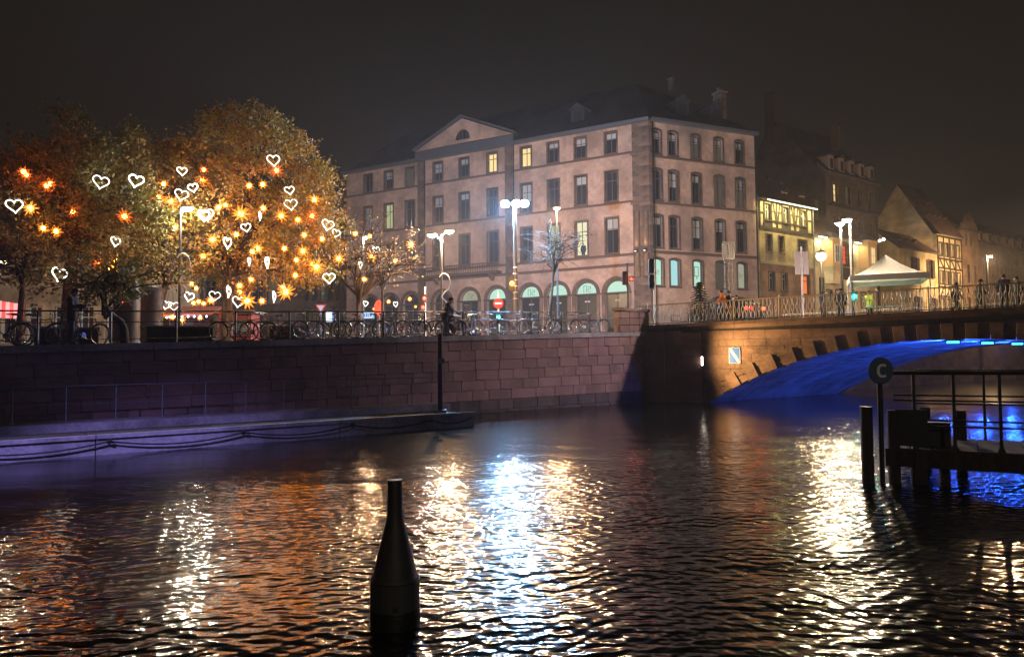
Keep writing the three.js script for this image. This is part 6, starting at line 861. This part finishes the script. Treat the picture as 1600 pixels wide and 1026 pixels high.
{
  let b = onBridge(1024, 1.1); signal('traffic_signal', 'white pole with black signal heads at the bridge corner', b, at(1024, 405, -b.z).y, [[-0.18, at(1018, 416, -b.z).y, 0.75], [-0.18, at(1018, 436, -b.z).y, 0.4], [-0.18, at(1018, 446, -b.z).y, 0.3]]);
  b = onGround(982, 46); signal('traffic_signal', 'dark signal pole with a red lamp before the last arch', b, at(982, 411, 46).y, [[-0.2, at(979, 435, 46).y, 0.8], [0.22, at(986, 436, 46).y, 0.28, [1, 0.08, 0.04], 4]], MAT.iron);
  b = onBridge(1336, 4.6); signal('traffic_signal', 'green traffic light at the corner of the white tent', b, at(1336, 452, -b.z).y, [[0, at(1337, 463, -b.z).y, 0.5, [0.02, 1, 0.72], 16]], MAT.iron);
  b = onGround(664, 44); signal('traffic_signal', 'signal pole with two red lamps left of the twin-headed lamp', b, at(664, 448, 44).y, [[-0.02, at(663, 466, 44).y, 0.4, [1, 0.1, 0.05], 7], [-0.1, at(660, 480, 44).y, 0.4, [1, 0.08, 0.04], 7]]);
  b = onGround(779, 44); const g = signal('traffic_signal', 'small pole with a blue-green lamp and a no-entry disc', b, at(779, 456, 44).y, [[0, at(780, 495, 44).y, 0.4, [0.15, 1, 0.95], 9]]); const y = at(780, 474, 44).y - b.y; part('sign_disc', G(new THREE.CylinderGeometry(0.3, 0.3, 0.03, 24), 0, y, 0.08, 0, Math.PI / 2), M(0.5, 0.02, 0.02, 0.5), g); part('sign_bar', box(0.4, 0.1, 0.02, 0, y, 0.1), MAT.whiteMetal, g);
  // two tall white panels on a pole
  const q = onBridge(1256, 1.2), o = thing('panel_post', 'pole carrying two tall pale panels in front of the half-timbered house', 'sign', q), ty = at(1256, 385, -q.z).y - q.y; part('pole', cyl(0.035, 0.045, ty, 0, ty / 2, 0, 10), MAT.whiteMetal, o); for (const s of [-1, 1]) { part('panel', box(0.27, 1.18, 0.03, s * 0.21, ty - 0.85, 0.02), M(0.6, 0.53, 0.48, 0.6), o); part('clamp', box(0.2, 0.04, 0.05, s * 0.06, ty - 0.5, 0.0), MAT.galv, o); }
  // display mast with a glazed case
  const m = onGround(1141, 47), mo = thing('display_mast', 'tall display mast with a shiny glazed case and lattice stand', 'display', m), my = at(1141, 379, 47).y - m.y; part('case_frame', mg([box(0.7, 0.06, 0.3, 0, my, 0), box(0.7, 0.06, 0.3, 0, my - 1.05, 0), ...[-0.33, 0, 0.33].map((x) => box(0.05, 1.05, 0.3, x, my - 0.52, 0))]), MAT.chrome, mo); part('case_glass', box(0.62, 0.98, 0.2, 0, my - 0.52, 0), M(0.2, 0.19, 0.2, 0.2), mo); part('lattice', mg([...[-0.25, 0, 0.25].map((x) => rod(V(x, my - 1.05, 0), V(x, my - 3.2, 0), 0.035)), ...[...Array(7)].map((_, i) => rod(V(-0.25, my - 1.2 - i * 0.28, 0), V(0.25, my - 1.42 - i * 0.28, 0), 0.03))]), MAT.galv, mo); part('stem', cyl(0.05, 0.06, my - 3.1, 0, (my - 3.1) / 2, 0, 8), MAT.iron, mo);
  const rs = onGround(1096, 46), ro = thing('round_sign', 'round yellowish sign on a short pole behind the fir tree', 'sign', rs), ry = at(1096, 450, 46).y - rs.y; part('pole', cyl(0.035, 0.035, ry + 0.2, 0, (ry + 0.2) / 2, -0.04, 8), MAT.galv, ro); part('disc', G(new THREE.CylinderGeometry(0.3, 0.3, 0.03, 26), 0, ry, 0.02, 0.5, Math.PI / 2), M(0.55, 0.38, 0.14, 0.5), ro);
  // round poster columns, planters, litter bin
  for (const [px, d, k, label] of [[196, 29.5, 0.5, 'dark round poster column beside the small bushy tree'], [229, 32, 0.62, 'wide dark round poster column at the foot of the leaning tree']]) { const p = onGround(px, d), t = thing('poster_column', label, 'column', p); part('drum', cyl(k, k, 2.3, 0, 1.25, 0, 24), M(0.05, 0.045, 0.06, 0.5), t); part('plinth', cyl(k * 1.08, k * 1.12, 0.2, 0, 0.1, 0, 24), MAT.concrete, t); part('cornice', cyl(k * 1.15, k * 1.05, 0.12, 0, 2.46, 0, 24), MAT.concrete, t); part('dome', G(new THREE.SphereGeometry(k, 20, 8, 0, 6.2832, 0, 1.57).scale(1, 0.35, 1), 0, 2.52, 0), MAT.iron, t); }
  { const p = at(191, 469, 28.6), t = thing('warning_light', 'small red lamp fixed to the poster column', 'lamp', p); part('lamp_bulb', ball(0.09), glow(1, 0.1, 0.06, 5), t); part('lamp_base', box(0.1, 0.1, 0.3, 0, 0, -0.2), MAT.black, t); }
  { const p = at(117, 474, 25.4), t = thing('phone_light', 'small red glowing device held up by the person in the black coat', 'phone', p, 0.4); part('lamp_screen', box(0.08, 0.15, 0.012), glow(1, 0.15, 0.12, 2.5), t); part('case', box(0.09, 0.16, 0.01, 0, 0, -0.012), MAT.black, t); }
  for (const [s, w, label] of [[1.9, 1.7, 'dark long planter box by the railing near the person in the black coat'], [5.3, 2.2, 'dark long planter box behind the railing next to the small bushy tree'], [9.2, 1.4, 'dark long planter box behind the parked bicycles']]) { const t = thing('planter_box', label, 'planter', W(s, 1.9, quayY(s)), quayTurn); part('box_wall', mg([box(w, 0.55, 0.06, 0, 0.275, 0.4), box(w, 0.55, 0.06, 0, 0.275, -0.4), box(0.06, 0.55, 0.74, w / 2 - 0.03, 0.275, 0), box(0.06, 0.55, 0.74, -w / 2 + 0.03, 0.275, 0)]), MAT.woodDark, t); part('rim', mg([box(w + 0.06, 0.05, 0.1, 0, 0.57, 0.4), box(w + 0.06, 0.05, 0.1, 0, 0.57, -0.4)]), MAT.concrete, t); part('soil', box(w - 0.1, 0.05, 0.72, 0, 0.45, 0), M(0.03, 0.02, 0.015, 1), t); }
  // kiosk and market stalls
  { const p = onGround(373, 48), t = thing('red_kiosk', 'small red kiosk with a pale roof under the largest tree', 'kiosk', p); part('cabin', box(2.1, 2.2, 1.6, 0, 1.1, 0), M(0.22, 0.03, 0.02, 0.7), t); part('roof', box(2.5, 0.14, 2.0, 0, 2.3, 0), MAT.ivory, t); part('hatch', box(1.5, 0.8, 0.03, 0, 1.4, 0.815), LIT.dim, t); part('counter', box(1.7, 0.06, 0.3, 0, 0.95, 0.95), MAT.woodDark, t); }
  for (const [px, label, c] of [[262, 'market stall with bright decorations beneath the leaning tree', [1, 0.55, 0.2]], [304, 'market stall with violet lit goods beside the tall street lamp', [0.6, 0.5, 1]]]) { const p = onGround(px, 49), t = thing('market_stall', label, 'market stall', p); part('back', box(2.6, 2.2, 0.08, 0, 1.1, -0.9), MAT.woodDark, t); for (const s of [-1, 1]) part('side', box(0.06, 2.2, 1.8, s * 1.3, 1.1, 0), MAT.woodDark, t); part('counter', box(2.6, 0.9, 0.08, 0, 0.45, 0.8), MAT.woodDark, t); part('roof', prism([V(-1.5, 2.2, 1.2), V(1.5, 2.2, 1.2), V(1.5, 2.2, -1.1), V(-1.5, 2.2, -1.1)].map((v, i) => (i < 2 ? v : v.setY(2.9))), V(0, 0.06, 0)), M(0.3, 0.1, 0.05, 0.8), t); for (let i = 0; i < 7; i++) part('bulb', ball(0.07, -1.2 + i * 0.4, 2.12, 1.1, 8, 6), glow(...c, 8), t); for (let i = 0; i < 6; i++) part('goods', ball(0.12 + (i % 3) * 0.04, -1 + i * 0.4, 1.05, 0.6, 8, 6), M(0.5, 0.3, 0.2, 0.4), t); point(p.clone().add(V(0, 1.9, 1.5)), rgb(...c), 9, 0.3); }
  // illuminated red and white banner at the far left
  { const p = at(8, 481, 50), t = thing('event_banner', 'glowing pink and red striped banner before the cream building', 'banner', p), mats = [glow(1, 0.12, 0.1, 0.85), glow(1, 0.6, 0.62, 0.8)]; for (let i = 0; i < 9; i++) part('lamp_strip', box(0.26, 1.25 - i * 0.03, 0.05, -1.2 + i * 0.27, -i * 0.03, 0), mats[i % 2], t); part('post', mg([-1.35, 1.25].map((x) => cyl(0.04, 0.04, 3.6, x, -1.1, -0.06, 8))), MAT.iron, t); point(p.clone().add(V(0, 0, 0.6)), 0xff4038, 45, 0.4); }
  // shop signs under the arcade
  const L = globalThis.__L; { const p = at(574, 492, 80), t = thing('shop_sign', 'blue and white illuminated shop sign by the arcade', 'sign', p, L.turn * 0.3); part('sign_box', box(1.5, 0.72, 0.12), glow(0.5, 0.68, 1, 1.3), t); part('sign_letters', text('AILE', 0.38, 0.02).translate(0, 0, 0.07), M(0.01, 0.02, 0.12, 0.5), t); part('bracket', rod(V(0, -0.3, -0.05), V(0, -4.4, -0.05), 0.05), MAT.iron, t); }
  { const p = at(515, 495, 62), t = thing('light_box', 'small blue and white light box left of the nearly leafless tree', 'sign', p); part('lamp_panel', box(0.5, 0.78, 0.08, -0.06, 0, 0), glow(0.8, 0.92, 1, 2), t); part('side_panel', box(0.16, 0.8, 0.1, 0.28, 0, 0), M(0.05, 0.16, 0.5, 0.5), t); part('post', cyl(0.04, 0.04, 2.6, 0, -1.6, -0.06, 8), MAT.iron, t); }
  { const p = at(592, 481, 46), t = thing('red_sign', 'plain oval red sign beside the slender pale tree', 'sign', p); part('disc', G(new THREE.CylinderGeometry(0.5, 0.5, 0.04, 26).scale(0.6, 1, 1), 0, 0, 0, 0, Math.PI / 2), M(0.75, 0.12, 0.1, 0.5), t); part('post', cyl(0.04, 0.04, 2.6, 0, -1.2, -0.05, 8), MAT.galv, t); }
  { const p = at(501, 483, 52), t = thing('give_way_sign', 'red bordered triangular sign behind the bicycles', 'sign', p); const S = new THREE.Shape(); S.moveTo(-0.42, 0.36); S.lineTo(0.42, 0.36); S.lineTo(0, -0.36); S.closePath(); const P2 = new THREE.Shape(); P2.moveTo(-0.26, 0.27); P2.lineTo(0.26, 0.27); P2.lineTo(0, -0.18); P2.closePath(); part('plate', extr(S, 0.03), M(0.5, 0.04, 0.03, 0.5), t); part('centre', extr(P2, 0.01).translate(0, 0, 0.032), MAT.whiteMetal, t); part('post', cyl(0.035, 0.035, 2.6, 0, -1.3, -0.04, 8), MAT.galv, t); }
  // notice plates on the pink corner
  const R = globalThis.__R; { const t = thing('notice_board', 'dark framed notice board on the pink wall by the fir tree', 'notice', FP(R, 2.6, 6.2, 0.06), R.turn); part('board', box(1.0, 0.6, 0.06), MAT.black, t); part('sheet', box(0.84, 0.44, 0.02, 0, 0, 0.04), M(0.3, 0.22, 0.18, 0.8), t); }
  { const t = thing('street_plate', 'small dark street name plate at the pink building corner', 'sign', FP(L, -1.2, 7.0, 0.26), L.turn); part('plate', box(0.9, 0.5, 0.04), M(0.03, 0.03, 0.03, 0.5), t); part('plate_marks', mg([box(0.16, 0.28, 0.02, -0.26, 0, 0.025), box(0.16, 0.28, 0.02, 0.0, 0, 0.025), box(0.16, 0.28, 0.02, 0.26, 0, 0.025)]), M(0.6, 0.5, 0.35, 0.5), t); }
}
// heart-shaped lamp-post garlands
for (const [px, d, y, label] of [[694, 40.8, 447, 'pale hoop garland on the twin-headed lamp'], [285, 32.8, 420, 'pale hoop garland on the tall lamp before the largest tree']]) { const p = at(px, y, d), t = thing('garland', label, 'garland', p); const pts = []; for (let i = 0; i < 14; i++) { const a = -1.4 + i / 13 * 3.9; pts.push(V(Math.cos(a) * 0.32, Math.sin(a) * 0.5 + 0.2, 0)); } part('hoop', tube(pts, 0.035, 30, 6), MAT.whiteMetal, t); part('tail', tube([V(0.06, -0.28, 0), V(-0.12, -0.6, 0.05), V(0.14, -0.95, 0), V(-0.06, -1.3, 0.04)], 0.04, 16, 6), MAT.whiteMetal, t); }

scene.traverse((o) => { if (o.isMesh) { o.castShadow = true; o.receiveShadow = true; } });
renderer.render(scene, camera);
